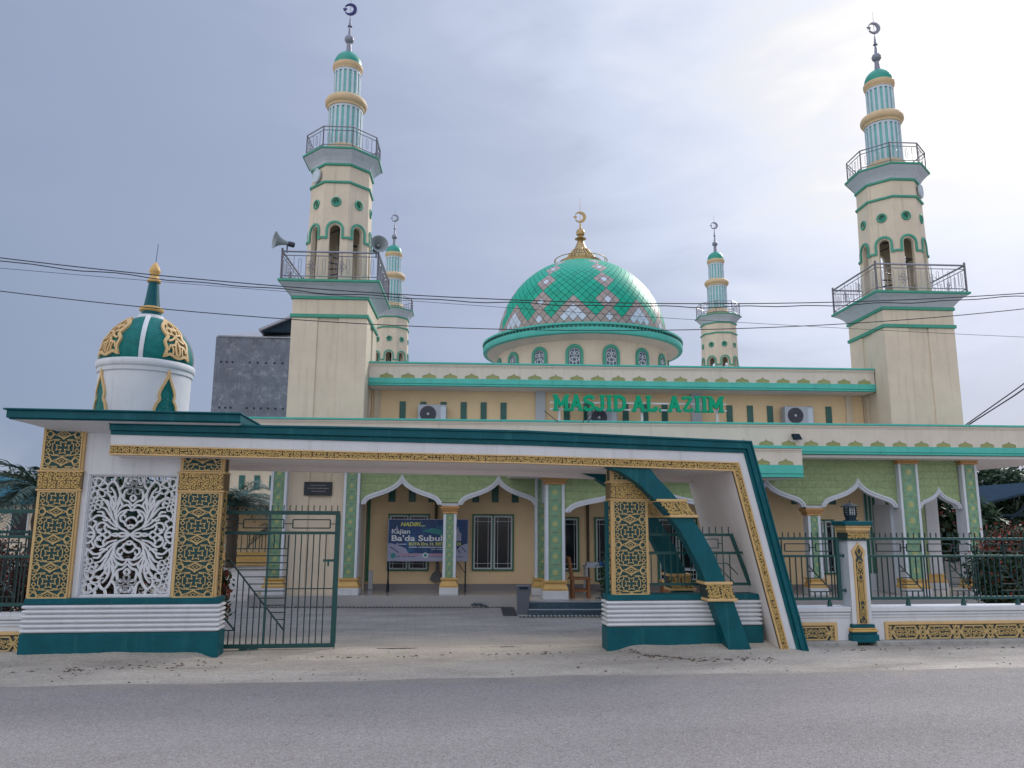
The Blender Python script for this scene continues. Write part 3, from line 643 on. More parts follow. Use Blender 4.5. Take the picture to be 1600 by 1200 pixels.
bpart('lower_roof', 'concrete', (-6.6, 17.0, 20.62, 23.0, 4.86, 4.90)); bpart('upper_roof', 'concrete', (-3.13, 11.96, 22.24, 39.4, 6.74, 6.78))
bpart('upper_soffit', 'white_soffit', (-3.13, 11.96, 22.26, 22.98, 6.09, 6.13))
CP = [(-.5, 0), (-.5, .34), (-.44, .46), (-.30, .56), (-.14, .66), (-.05, .80), (0, 1.0), (.05, .80), (.14, .66), (.30, .56), (.44, .46), (.5, .34), (.5, 0)]
mb = MB(); mb.box(-.21, .21, 0, .015, 0, .20); CROWN = mb.mesh('crown_panel', 'crown_olive')
def fascia(u0, u1, vf, zt, first, side=False, back=None, root=mosque, pitch=.62, zs=(.05, .10, .375, .60, .83), mh=.225):
    """roof edge: green coping, cream board cut with crown shapes over olive panels, stepped mint mouldings below"""
    a, b, c, d, e = zs
    mb = MB(); mb.box(u0, u1, vf - .06, vf + .45, zt - a, zt); mb.box(u0, u1, vf + .03, vf + .4, zt - .5, zt - a - .001)
    f = mb.part('fascia', 'mint', root, bevel=.006)
    w = .40; hgt = .175; zb = zt - c - .10; us = []
    u = first
    while u < u1 - .1:
        if u - w / 2 > u0: us.append(u)
        u += pitch
    poly = [(u0, zb)]
    for x in us: poly += [(x + px * w, zb + pz * hgt) for px, pz in CP]
    poly += [(u1, zb), (u1, zt - a - .004), (u0, zt - a - .004)]
    mb = MB(); mb.prism(poly, vf, vf + .03); mb.box(u0, u1, vf - .03, vf + .001, zt - a - .05, zt - a - .003); mb.box(u0, u1, vf - .014, vf + .001, zt - b - .035, zt - a - .055); mb.part('cream_board', 'cream_trim', f)
    for x in us: place('crown_panel', CROWN, f, (x, vf + .012, zb + .001), base=None)
    mb = MB(); z = zb
    k = mh / .225; mb.box(u0, u1, vf - .035, vf + .4, z - .16 * k, z - .004); mb.box(u0, u1, vf - .015, vf + .4, z - .19 * k, z - .16 * k - .002); mb.box(u0, u1, vf - .05, vf + .4, z - .225 * k, z - .19 * k - .002); mb.part('moulding', 'mint', f, bevel=.008)
    return f
fascia(-3.13, 11.96, 22.18, 6.80, -2.62)
fascia(-6.7, 17.0, 20.52, 4.915, -6.35, zs=(.05, .10, .52, .60, .83))
# narrow shutters under the eaves
for x in (-2.20, -1.58, -.98, -.37, .23, .83, 2.75, 3.35, 4.55, 5.15, 5.75, 7.76, 8.40, 9.02, 9.64, 10.24, 10.86):
    bpart('shutter', 'shutter_green', (x - .09, x + .09, 22.955, 22.989, 5.05, 5.75), bevel=.004)
# porch wall vents and windows
for x in (-2.42, -1.83, -1.26, .03, .60, 1.19, 2.7, 3.32, 5.4, 6.0, 9.6, 10.2, 10.75): bpart('shutter', 'shutter_green', (x - .10, x + .10, 22.86, 22.899, 2.76, 3.24), bevel=.004)
def window(uc, w, z0, z1, vf=22.9):
    h = w / 2
    mb = MB(); t = .045
    mb.box(uc - h, uc - h + t, vf - .05, vf, z0, z1); mb.box(uc + h - t, uc + h, vf - .05, vf, z0, z1); mb.box(uc - h, uc + h, vf - .051, vf, z1 - t, z1); mb.box(uc - h, uc + h, vf - .051, vf, z0, z0 + t)
    mb.box(uc - .02, uc + .02, vf - .045, vf - .002, z0, z1)
    wd = mb.part('window', 'frame_green', mosque)
    for s in (-1, 1):
        a, b = (uc - h + t, uc - .02) if s < 0 else (uc + .02, uc + h - t); g = .045
        mb = MB(); mb.box(a, a + g, vf - .042, vf - .004, z0 + t, z1 - t); mb.box(b - g, b, vf - .042, vf - .004, z0 + t, z1 - t); mb.box(a + g, b - g, vf - .042, vf - .004, z1 - t - g, z1 - t); mb.box(a + g, b - g, vf - .042, vf - .004, z0 + t, z0 + t + g)
        for k in (.22, .78): x = a + (b - a) * k; mb.box(x - .007, x + .007, vf - .036, vf - .012, z0 + t + g, z1 - t - g)
        for z in (z0 + t + g + .12, z1 - t - g - .12): mb.box(a + g, b - g, vf - .0355, vf - .0125, z - .007, z + .007)
        mb.part('sash', 'sash', wd, bevel=.004)
        mb = MB(); mb.box(a + g, b - g, vf - .020, vf - .006, z0 + t + g, z1 - t - g); mb.part('pane', 'glass_dark', wd)
window(-1.905, 1.20, .79, 2.42); window(.545, 1.22, .80, 2.42); window(2.55, 1.06, .79, 2.35); window(4.08, 1.10, .5, 2.35); window(6.0, 1.2, .5, 2.35); window(10.44, .62, .72, 2.32); window(8.2, 1.2, .78, 2.4)
bpart('downpipe', 'brown_back', (-1.16, -1.08, 22.82, 22.895, 1.9, 4.0)); bpart('downpipe', 'brown_back', (3.30, 3.37, 22.82, 22.895, .43, 4.0))
bpart('corner_strip', 'frame_green', (-3.1, -3.03, 22.80, 22.898, .5, 3.6)); bpart('corner_strip', 'grey_white', (-3.02, -2.9, 22.82, 22.898, .28, .8))
# arcade: ogee arches on slim tiled columns
bays = [(-2.00, 1.10), (.65, 1.10), (8.17, 1.10), (10.81, 1.10)]
arcs = [arch_pts(u, h, 3.42, .70) for u, h in bays]
spandrel(mosque, arcs[:2], -3.12, 1.82, 2.72, 3.99, 21.38, 21.62, .2, 3.62)
spandrel(mosque, arcs[2:], 7.02, 11.95, 2.72, 3.99, 21.38, 21.62, .2)
for a in arcs: arch_trim(mosque, a, 21.38)
bpart('arch_foot', 'grey_white', (-.90, -.44, 21.35, 21.7, 2.63, 2.70)); bpart('arch_foot', 'grey_white', (9.27, 9.73, 21.35, 21.7, 2.63, 2.70))
for u in (-.67, 9.50):
    tile_column(mosque, u, .36, FZ + .44, 2.42, 21.40, 21.72, .075); col_base(mosque, u, .36, 21.40, 21.72); capital(mosque, u, .36, 21.40, 21.72, 2.42)
tile_column(mosque, 1.86, .40, FZ + .44, 4.0, 21.32, 21.7, .07, 'pilaster'); col_base(mosque, 1.86, .40, 21.32, 21.7)
tile_column(mosque, 6.98, .40, FZ + .44, 4.0, 21.32, 21.7, .07, 'pilaster'); col_base(mosque, 6.98, .40, 21.32, 21.7)
bpart('wall_post', 'grey_white', (11.84, 12.0, 21.66, 22.6, .3, 2.75))
# far side of the porch seen through the right arch: green and white striped jamb, pale posts
bpart('striped_jamb', 'grey_white', (11.705, 12.16, 22.9, 23.15, FZ, 4.0))
for x in (11.74, 11.86, 11.98): bpart('stripe', 'frame_green', (x, x + .065, 22.88, 22.899, .75, 3.6))

# ---- portico in the middle with its own roof edge, steps, big columns
PU0, PU1 = 1.83, 6.99
for u in (2.09, 6.73):
    tile_column(mosque, u, .50, FZ + .46, 3.18, 20.14, 20.62, .075); col_base(mosque, u, .50, 20.14, 20.62, hp=.22); capital(mosque, u, .50, 20.14, 20.62, 3.18)
PA = arch_pts(4.41, 2.06, 3.32, .80)
spandrel(mosque, [PA], 2.34, 6.48, 2.5, 3.40, 20.22, 20.50, .2); arch_trim(mosque, PA, 20.22, .12, .14)
for s, (x0, x1) in enumerate(((1.84, 1.92), (6.9, 6.98))): bpart('side_beam', 'grey_white', (x0, x1, 20.62, 21.36, 2.72, 3.4))
fascia(.90, 8.49, 19.62, 4.18, 1.23, mh=.32)
bpart('portico_soffit', 'white_soffit', (.90, 8.49, 19.66, 21.33, 3.388, 3.42)); bpart('portico_side', 'cream_trim', (8.45, 8.488, 19.66, 21.3, 3.42, 4.12)); bpart('portico_side', 'cream_trim', (.902, .94, 19.66, 21.3, 3.42, 4.12)); bpart('portico_roof', 'concrete', (.91, 8.48, 19.66, 21.3, 4.13, 4.16))
bpart('portico_floor', 'floor_tile', (1.34, 7.5, 19.86, 21.018, -.02, FZ - .002))
for k, (va, vb, z) in enumerate(((19.83, 19.858, FZ - .004), (19.50, 19.828, .135), (19.48, 19.498, .131))): pass
bpart('step', 'step_tile', (1.36, 7.5, 19.54, 19.856, -.02, FZ - .003), bevel=.004); bpart('step', 'step_tile', (1.34, 7.52, 19.12, 19.538, -.02, .13), bevel=.004)
bpart('nosing', 'grey_white', (1.35, 7.51, 19.528, 19.56, FZ - .002, FZ + .012)); bpart('nosing', 'grey_white', (1.33, 7.53, 19.108, 19.14, .131, .143))
# spotlight on the roof edge
mb = MB(); mb.prism([(8.64, 4.45), (8.84, 4.45), (8.76, 4.60), (8.58, 4.60)], 20.33, 20.46); mb.part('floodlight', 'dark_metal', mosque, 'dark floodlight bolted to the roof edge')

# ---- sign on the roof edge
sign = thing('sign', 'green block letters MASJID AL. AZIIM on white rails above the porch roof', 'sign', (4.7, 22.0, 4.9))
mb = MB()
for z in (5.42, 5.615): mb.box(2.15, 7.36, 22.03, 22.06, z, z + .045)
for x in (2.42, 4.85, 7.08): mb.box(x - .035, x + .035, 22.06, 22.10, 4.88, 5.66)
mb.part('rail_frame', 'white', sign)
T = .10
def glyph(ch):     # outlines on a unit-high grid: list of (kind, data)
    s = []
    def st(*p): s.append([p])
    g = {'M': (1.0, [[(.17, 0), (.17, 1)], [(.17, 1), (.5, .25)], [(.5, .25), (.83, 1)], [(.83, 0), (.83, 1)]], [(.17, 0, .32), (.83, 0, .32), (.12, 1, .26), (.88, 1, .26)]),
         'A': (.86, [[(.15, 0), (.43, 1)], [(.43, 1), (.71, 0)], [(.24, .33), (.62, .33)]], [(.13, 0, .28), (.73, 0, .28), (.43, 1, .26)]),
         'S': (.74, [cat([(.62, .74), (.56, .91), (.36, .96), (.14, .84), (.16, .64), (.37, .52), (.58, .40), (.60, .18), (.38, .03), (.16, .08), (.11, .26)], 4)], []),
         'J': (.66, [cat([(.46, 1), (.46, .6), (.45, .2), (.30, .03), (.12, .08), (.08, .25)], 4)], [(.46, 1, .34)]),
         'I': (.44, [[(.22, 0), (.22, 1)]], [(.22, 0, .36), (.22, 1, .36)]),
         'D': (.84, [[(.2, 0), (.2, 1)], cat([(.2, .97), (.45, .97), (.68, .78), (.72, .5), (.68, .22), (.45, .03), (.2, .03)], 4)], [(.16, 0, .26), (.16, 1, .26)]),
         'L': (.74, [[(.2, 0), (.2, 1)], [(.2, .05), (.66, .05)], [(.66, 0), (.66, .3)]], [(.2, 1, .36), (.14, 0, .2)]),
         '.': (.30, [[(.09, .05), (.22, .05)]], []),
         'Z': (.80, [[(.12, .95), (.66, .95)], [(.64, .93), (.16, .07)], [(.14, .05), (.70, .05)], [(.15, .80), (.15, .99)], [(.67, .01), (.67, .20)]], [])}
    return g[ch]
def word(txt, u0, u1, z0, h):
    ws = [glyph(c)[0] if c != ' ' else .34 for c in txt]; k = (u1 - u0) / sum(ws); x = u0
    for c, w in zip(txt, ws):
        if c != ' ':
            _, L, ser = glyph(c); mb = MB(); yy = 21.94; m_ = .08
            zz = lambda q: z0 + (m_ * h) + q * h * (1 - 2 * m_)
            for i, l in enumerate(L): mb.ribbon([(x + p * k, zz(q)) for p, q in l], T * (1.15 if c == '.' else .82 if c == 'Z' else 1.0), yy + .0007 * i, 22.025)
            for i, (p, q, wd) in enumerate(ser): mb.box(x + (p - wd / 2) * k, x + (p + wd / 2) * k, yy + .004 + .0007 * i, 22.024, zz(q) - .032, zz(q) + .032)
            mb.part('letter', 'letter_green', sign, label='green letter ' + (c if c != '.' else 'full stop'))
        x += w * k
word('MASJID AL. AZIIM', 2.23, 7.26, 5.37, .50)

# ---- air conditioners on the porch roof
def ac(u, v, z, w, lab):
    t = thing('air_conditioner', lab, 'air conditioner', (u, v, z), FM, 'air conditioner units on the porch roof')
    mb = MB(); mb.box(u - w / 2, u + w / 2, v - .16, v + .16, z + .06, z + .62); mb.part('casing', 'ac_white', t, bevel=.015)
    mb = MB(); cx = u - w * .14; cz = z + .34
    mb.add([(cx + .235 * cos(a), v - .165, cz + .235 * sin(a)) for a in [2 * PI * i / 28 for i in range(28)]], [list(range(28))]); g = mb.part('fan_opening', 'ac_grille', t)
    mb = MB()
    for rr in (.235, .19, .15, .11, .075): mb.ribbon(circ(cx, cz, rr, 24), .009, v - .178, v - .168, True)
    for k in range(16): a = k * PI / 8; mb.ribbon([(cx + .04 * cos(a), cz + .04 * sin(a)), (cx + .235 * cos(a + .3), cz + .235 * sin(a + .3))], .007, v - .174, v - .168)
    mb.part('grille', 'steel_dark', g)
    mb = MB(); mb.add([(cx + .04 * cos(a), v - .182, cz + .04 * sin(a)) for a in [2 * PI * i / 12 for i in range(12)]], [list(range(12))]); mb.part('hub', 'ac_white', g)
    mb = MB(); mb.box(u - w * .42, u - w * .34, v - .15, v + .15, z, z + .059); mb.box(u + w * .34, u + w * .42, v - .15, v + .15, z, z + .059); mb.part('foot', 'steel', t)
    mb = MB(); mb.box(u + w * .30, u + w * .47, v - .163, v - .161, z + .1, z + .56); mb.part('side_cover', 'pale_blue', t)
ac(-1.29, 22.68, 4.98, .84, 'pale air conditioner outdoor unit left of the green letters'); ac(3.78, 22.68, 4.93, .86, 'air conditioner outdoor unit partly behind the green letters'); ac(9.74, 22.68, 5.06, .88, 'pale air conditioner outdoor unit near the right front minaret')

# ---- loudspeakers
def horn(u, v, z, d, lab):
    t = thing('loudspeaker', lab, 'loudspeaker', (u, v, z - .3), FM, 'horn loudspeakers on the left front minaret')
    d = Vector(d).normalized(); a = d.cross(Vector((0, 0, 1))).normalized(); b = a.cross(d); o = Vector((u, v, z))
    def lathe(prof, mt, nm, n=28):
        mb = MB(); vs = [o + d * q + a * r * cos(2 * PI * k / n) + b * r * sin(2 * PI * k / n) for r, q in prof for k in range(n)]
        mb.add(vs, [(i * n + k, i * n + (k + 1) % n, (i + 1) * n + (k + 1) % n, (i + 1) * n + k) for i in range(len(prof) - 1) for k in range(n)], True); return mb.part(nm, mt, t)
    lathe([(.045, -.24), (.065, -.14), (.095, -.04), (.14, .05), (.195, .13), (.24, .17), (.255, .17), (.245, .16), (.18, .10), (.12, .02), (.07, -.06), (.02, -.12)], 'horn_grey', 'horn')
    lathe([(.001, .06), (.03, .05), (.045, .0), (.03, -.1)], 'horn_grey', 'centre_plug')
    lathe([(.001, -.40), (.07, -.40), (.078, -.37), (.078, -.24), (.05, -.20)], 'steel_dark', 'driver', 14)
    mb = MB(); mb.tube([o - d * .2, o - d * .2 + Vector((0, 0, -.28))], .02, 6); mb.part('bracket', 'steel_dark', t)
horn(-5.62, 21.12, 10.03, (-.86, -.5, .08), 'grey horn loudspeaker pointing left on the left railing corner'); horn(-2.86, 21.12, 9.96, (.35, -.92, .05), 'grey horn loudspeaker facing forward on the right railing corner')

# ---- dome
DU, DV = 4.38, 31.2
dome = thing('dome', 'large dome of green, brown and white diamond tiles behind the roof edge', 'dome', (DU, DV, 6.7))
dc = (DU, DV)
mb = MB(); mb.sweep(dc, [(3.5, 6.6), (3.5, 9.2)], 96); drum = mb.part('drum', 'cream', dome)
mb = MB(); mb.sweep(dc, [(3.5, 8.86), (3.62, 8.90), (3.80, 8.97), (3.98, 9.0)], 96, cap=False); mb.part('eave_soffit', 'cream_trim', dome)
mb = MB(); mb.sweep(dc, [(3.90, 8.99), (4.10, 9.01), (4.12, 9.05), (4.12, 9.22), (4.06, 9.24), (4.06, 9.30), (4.14, 9.33), (4.14, 9.40), (3.85, 9.42), (3.55, 9.46), (3.4, 9.5)], 120, cap=False); rim = mb.part('rim', 'mint', dome)
mb = MB()
for k in range(150):
    a = 2 * PI * k / 150
    if sin(a) > .35: continue
    mb.add([(DU + r * cos(a + s), DV + r * sin(a + s), z) for z in (9.235, 9.325) for r, s in ((4.055, -.006), (4.128, -.006), (4.128, .006), (4.055, .006))], [(0, 1, 2, 3), (7, 6, 5, 4), (0, 4, 5, 1), (1, 5, 6, 2), (2, 6, 7, 3)])
mb.part('dentils', 'dome_joint', rim, kind='stuff')
NT = 64; dth = 2 * PI / NT
def dprof(t):                              # t = angle up the dome 0..90 degrees -> radius, height
    return 3.5 * cos(t) ** .97, 9.42 + 3.58 * sin(t) + .02 * sin(t) ** 6
t = 0.0; rows = [0.0]
while True:
    r, z = dprof(rows[-1]); r2, z2 = dprof(rows[-1] + .01); ds = math.hypot(r2 - r, z2 - z) / .01
    nt_ = rows[-1] + r * dth / 2 * 1.08 / ds
    if r < .92 or len(rows) > 45: break
    rows.append(nt_)
mb = MB(); mb.sweep(dc, [(dprof(x)[0] - .02, dprof(x)[1]) for x in [PI / 2 * i / 40 for i in range(40)]], 96); under = mb.part('shell', 'dome_joint', dome)
def dp(th, row, ins=0):
    j = max(0, min(len(rows) - 1, row)); r, z = dprof(rows[j]) ; return (DU + r * cos(th), DV + r * sin(th), z)
tiles = []; c0 = -PI / 2 - R(13)
stuff = [MB(), MB(), MB()]
for j in range(0, len(rows) - 1):
    for i in range(NT):
        th = c0 + (i + (.5 if j % 2 else 0)) * dth
        dx = (i + (.5 if j % 2 else 0)) % 8; dx = min(dx, 8 - dx); d4 = 4 - dx
        col = 0
        if 2 * dx + j <= 6 or j <= 1 or 2 * d4 + j <= 4: col = 1
        if j >= 2 and 2 * dx + j <= 4: col = 2
        for jc in (2, 6, 12, 18, 24):
            q = abs(2 * d4) + abs(j - jc)
            if q <= 2: col = max(col, 1)
            if q == 0: col = 2
        if j > 26 and col == 0 and False: col = 1
        P = [dp(th, j - 1), dp(th + dth / 2, j), dp(th, j + 1), dp(th - dth / 2, j)]
        if j == 0: P[0] = dp(th, 0); P[0] = (P[0][0], P[0][1], P[0][2] - .01)
        C = Vector((sum(p[0] for p in P) / 4, sum(p[1] for p in P) / 4, sum(p[2] for p in P) / 4)); nr = Vector((cos(th), sin(th), .0)); tv = Vector(P[2]) - Vector(P[0]); sv = Vector(P[1]) - Vector(P[3]); nr = sv.cross(tv).normalized()
        Q = [C + (Vector(p) - C) * .93 for p in P]
        o_ = [q + nr * .022 for q in Q]; b_ = [q - nr * .03 for q in Q]
        vs = o_ + b_; fs = [(0, 1, 2, 3), (0, 4, 5, 1), (1, 5, 6, 2), (2, 6, 7, 3), (3, 7, 4, 0)]
        front = -math.sin(th + R(2.7)) ; area = sv.cross(tv).length * max(0, (nr.dot(Vector((0.02, -.93, -.33)))))
        tiles.append((area, col, vs, fs))
tiles.sort(key=lambda t: -t[0])
DM = ['dome_green', 'dome_brown', 'dome_white']
for a, c_, vs, fs in tiles[:300]:
    mb = MB(); mb.add(vs, fs); mb.part('dome_tile', DM[c_], under)
mb = MB()
for a, c_, vs, fs in tiles[300:]: mb.m = c_; mb.add(vs, fs)
mb.part('dome_tiles', DM, under, kind='stuff')
# drum windows
for k in range(16):
    a = -PI / 2 - R(12.4) + k * 2 * PI / 16
    if sin(a) > .25: continue
    def tw(x, d, z, a=a): b = a + x / 3.5; return (DU + (3.5 + d) * cos(b), DV + (3.5 + d) * sin(b), z)
    def dome_win(hw, zb, zs, n=8): return [(-hw, zb), (hw, zb)] + [(hw * cos(g), zs + hw * sin(g)) for g in [PI * i / n for i in range(n + 1)]]
    o_ = dome_win(.33, 7.6, 8.38); i_ = dome_win(.22, 7.68, 8.36)
    mb = MB(); n = len(o_); vs = [tw(x, d, z) for L, d in ((o_, 0), (o_, .06), (i_, .06), (i_, .01)) for x, z in L]
    mb.add(vs, [(q * n + i, q * n + (i + 1) % n, (q + 1) * n + (i + 1) % n, (q + 1) * n + i) for q in range(3) for i in range(n)]); w_ = mb.part('window', 'green_trim', drum)
    mb = MB(); mb.add([tw(x, .015, z) for x, z in i_], [list(range(n))]); mb.part('pane', 'stained_blue', drum)
    t = MB()
    for sx in (-1, 1):
        t.ribbon(cat([(sx * .02, 7.7), (sx * .16, 7.85), (sx * .05, 8.0), (sx * .17, 8.12), (sx * .04, 8.25)], 4), .022, 0, .012); t.ribbon(circ(sx * .09, 8.36, .06, 8), .018, 0, .012, True)
    t.ribbon(circ(0, 8.12, .08, 10), .02, 0, .012, True); t.ribbon(dome_win(.19, 7.71, 8.36), .014, 0, .012, True); t.ribbon([(0, 8.2), (0, 8.5)], .018, 0, .012)
    q = MB(); q.add([tw(x, .034 - y, z) for x, y, z in t.v], t.f); q.part('tracery', 'white_line', drum)
mb = MB(); mb.sweep(dc, [(.92, 12.80), (.92, 13.06), (.80, 13.10), (.60, 13.14), (.54, 13.30), (.42, 13.44), (.31, 13.60), (.22, 13.78), (.15, 13.95), (.11, 14.07), (.20, 14.09), (.25, 14.12), (.20, 14.15), (.09, 14.18), (.10, 14.24), (.17, 14.30), (.19, 14.40), (.16, 14.50), (.09, 14.56), (.05, 14.60), (.03, 14.85), (.02, 14.88)], 32)
mb.sweep(dc, [(.014, 14.8), (.008, 15.95)], 5)
for k in range(20):
    a = 2 * PI * k / 20
    mb.tube([(DU + r * cos(a), DV + r * sin(a), z) for r, z in ((.68, 13.12), (.56, 13.29), (.43, 13.45), (.32, 13.61))], .035, 5)
fn = mb.part('finial', 'finial_gold', dome)
mb = MB(); crescent(mb, DU, DV, 15.11, .25, .03); mb.part('crescent', 'finial_gold', fn, 'gold crescent and star')
mb = MB(); mb.tube([(DU + 1.12 * cos(a), DV + 1.12 * sin(a), 13.12) for a in [2 * PI * k / 32 for k in range(33)]], .02, 5)
for k in range(8): a = 2 * PI * k / 8 + .2; mb.tube([(DU + 1.12 * cos(a), DV + 1.12 * sin(a), 12.76), (DU + 1.12 * cos(a), DV + 1.12 * sin(a), 13.14)], .02, 5)
mb.part('guard_ring', 'finial_gold', fn)

# ------------------------------------------------------------------ entrance gateway
gate = thing('gateway', 'white and teal gateway with gold trim, slanted right leg and carved screen', 'gateway', (0.5, 13.8, 0), FG)
def gp(nm, mt, *boxes, parent=gate, bevel=0, label=None):
    mb = MB()
    for b in boxes: mb.box(*b)
    return mb.part(nm, mt, parent, label, bevel=bevel)
def base_wall(u0, u1, vf=13.8, vb=14.12):
    gp('plinth', 'teal_dark', (u0 - .05, u1 + .06, vf - .05, vb + .05, -.12, .42), bevel=.006)
    mb = MB(); n = 6; z0, z1 = .42, .875; h = (z1 - z0) / n; prof = []
    for k in range(n): z = z0 + k * h; prof += [(0, z), (.045, z + h * .25), (.055, z + h * .5), (.045, z + h * .78), (0, z + h * .98)]
    vs = []
    for d, z in prof: vs += [(u0 - d, vf - d, z), (u1 + d, vf - d, z), (u1 + d, vb + d, z), (u0 - d, vb + d, z)]
    m = len(prof); mb.add(vs, [(4 * i + k, 4 * i + (k + 1) % 4, 4 * i + 4 + (k + 1) % 4, 4 * i + 4 + k) for i in range(m - 1) for k in range(4)] + [tuple(range(3, -1, -1)), tuple(4 * m - 4 + k for k in range(4))])
    mb.part('ribbed_band', 'white', gate)
    gp('cap', 'teal_dark', (u0 - .03, u1 + .03, vf - .04, vb + .04, .876, .972), bevel=.006)
base_wall(-6.30, -3.30); base_wall(3.40, 6.16)

def lattice(parent, u0, u1, z0, z1, vf, w=.0115, phase=0.0, P=.452):
    """gold fretwork: crosses, stepped rosettes, diamonds and eight-pointed stars"""
    mb = MB(); Wd = u1 - u0; y0, y1 = vf - .018, vf + .001
    def clip(L, closed):
        out = []; cur = []
        L = L + [L[0]] if closed else L
        for p, q in zip(L, L[1:]):
            a, b = p, q
            if a[1] > b[1]: a, b = b, a
            if b[1] < z0 or a[1] > z1: s = None
            else:
                def at(z): k = (z - a[1]) / (b[1] - a[1]); return (a[0] + (b[0] - a[0]) * k, z)
                a2 = a if a[1] >= z0 else at(z0); b2 = b if b[1] <= z1 else at(z1); s = (a2, b2) if p[1] <= q[1] else (b2, a2)
            if s is None:
                if len(cur) > 1: out.append(cur)
                cur = []
            else:
                if cur and abs(cur[-1][0] - s[0][0]) + abs(cur[-1][1] - s[0][1]) < 1e-6: cur.append(s[1])
                else:
                    if len(cur) > 1: out.append(cur)
                    cur = [s[0], s[1]]
        if len(cur) > 1: out.append(cur)
        return out
    uc = (u0 + u1) / 2; k = z1 + P
    zc = z1 - .10 + phase; cells = []
    while zc > z0 - P: cells.append(zc); zc -= P
    X = lambda x: uc + x * Wd
    def add(L, closed=False, ww=w):
        for s in clip([(X(x), z) for x, z in L], closed): mb.ribbon(s, ww, y0 - random.uniform(0, .003), y1)
    for zc in cells:
        Z = lambda y: zc + y * P
        T = lambda L: [(x, Z(y)) for x, y in L]
        arm = [(.035, .05), (.05, .17), (.0, .14)]
        cr = [(.05, .06), (.085, .23), (.0, .185), (-.085, .23), (-.05, .06), (-.19, .10), (-.155, .0), (-.19, -.10), (-.05, -.06), (-.085, -.23), (0, -.185), (.085, -.23), (.05, -.06), (.19, -.10), (.155, 0), (.19, .10)]
        add(T(cr), True)
        add(T([(.13, .31), (.13, .26), (.24, .26), (.24, .15), (.29, .15), (.29, -.15), (.24, -.15), (.24, -.26), (.13, -.26), (.13, -.31), (-.13, -.31), (-.13, -.26), (-.24, -.26), (-.24, -.15), (-.29, -.15), (-.29, .15), (-.24, .15), (-.24, .26), (-.13, .26), (-.13, .31)]), False)
        for s in (-1, 1):
            for y in (-.11, .11): add(T([(s * .40, y - .08), (s * .46, y), (s * .40, y + .08), (s * .34, y)]), True)
            add(T([(s * .5, -.26), (s * .40, -.22)])); add(T([(s * .5, .26), (s * .40, .22)]))
            add(T([(s * .10, .30), (s * .26, .30), (s * .40, .22)])); add(T([(s * .10, -.30), (s * .26, -.30), (s * .40, -.22)]))
            add(T([(0, .33), (s * .12, .42), (s * .27, .5), (s * .40, .22)])); add(T([(0, -.33), (s * .12, -.42), (s * .27, -.5), (s * .40, -.22)]))
            st = []
            for q in range(16): a = q * PI / 8; r = .095 if q % 2 else .075; st.append((s * .385 + r * cos(a) * 1.0, .5 + r * sin(a) * 1.24))
            add(T(st), True); add(T([(s * .5, .40), (s * .46, .5), (s * .5, .60)]))
            add(T([(s * .5, .33), (s * .40, .34), (s * .27, .5), (s * .40, .66), (s * .5, .67)]))
        add(T([(0, .30), (.035, .36), (0, .41), (-.035, .36)]), True)
        add(T([(.075, .5), (0, .56), (-.075, .5), (0, .44)]), True, w * .8)
        add(T([(0, .36), (.17, .5), (0, .64), (-.17, .5)]), True)
    return mb.part('fretwork', 'gold_lattice', parent, kind='stuff')
def pillar(u0, u1, ztop, vf=13.8, vb=14.15, side=0, zb=.972, dz_=0.0):
    p = gp('pillar', 'gold_band', (u0, u1, vf, vb, zb, 2.715 + dz_), (u0, u1, vf, vb, 3.062 + dz_, ztop), bevel=.004)
    gp('moulding', 'gold_band', (u0 - .025, u1 + .025, vf - .03, vb + .02, 2.716 + dz_, 2.745 + dz_), (u0 - .03, u1 + .03, vf - .035, vb + .025, 3.03 + dz_, 3.061 + dz_), parent=p, bevel=.008)
    gp('panel_back', 'gold_dark', (u0 - .012, u1 + .012, vf - .012, vb + .01, 2.746 + dz_, 3.029 + dz_), parent=p)
    mb = MB(); scrolls(mb, u0 + .005, u1 - .005, 2.752 + dz_, 3.025 + dz_, vf - .030, vf - .011, .075, .0155, int(u0 * 10)); mb.part('filigree', 'gold_leafwork', p, kind='stuff')
    for a, b in ((zb + .01, 2.70 + dz_), (3.08 + dz_, ztop - .02)):
        gp('panel_back', 'pattern_teal', (u0 + .05, u1 - .05, vf - .004, vf - .001, a, b), parent=p); lattice(p, u0 + .05, u1 - .05, a, b, vf - .004, phase=(.0 if b < 3 else -.22))
        mb = MB(); mb.ribbon([(u0 + .045, a), (u1 - .045, a), (u1 - .045, b), (u0 + .045, b)], .02, vf - .026, vf - .004, True); mb.part('panel_edge', 'gold_lattice', p)
    if side:
        x = u0 if side < 0 else u1
        mb = MB()
        for a, b in ((zb + .02, 2.70 + dz_), (3.08 + dz_, ztop - .02)): mb.box(min(x, x + side * .004), max(x, x + side * .004), vf + .09, vb - .08, a, b)
        mb.part('side_panel', 'pattern_back', p)
        mb = MB(); t = MB(); scrolls(t, vf + .09, vb - .08, zb + .02, 2.70 + dz_, 0, .012, .12, .013, 4); mb.add([(x + side * (.016 - y), q, z) for q, y, z in t.v], [f[::-1] if side < 0 else f for f in t.f]); mb.part('side_filigree', 'gold_leafwork', p, kind='stuff')
    return p
pillar(-6.33, -5.655, 3.78)
pillar(-4.07, -3.345, 3.40, side=1)
pillar(3.47, 4.155, 3.28, side=-1, dz_=-.08)
gp('pillar_edge', 'teal_dark', (3.425, 3.465, 13.95, 14.15, .972, 2.62))

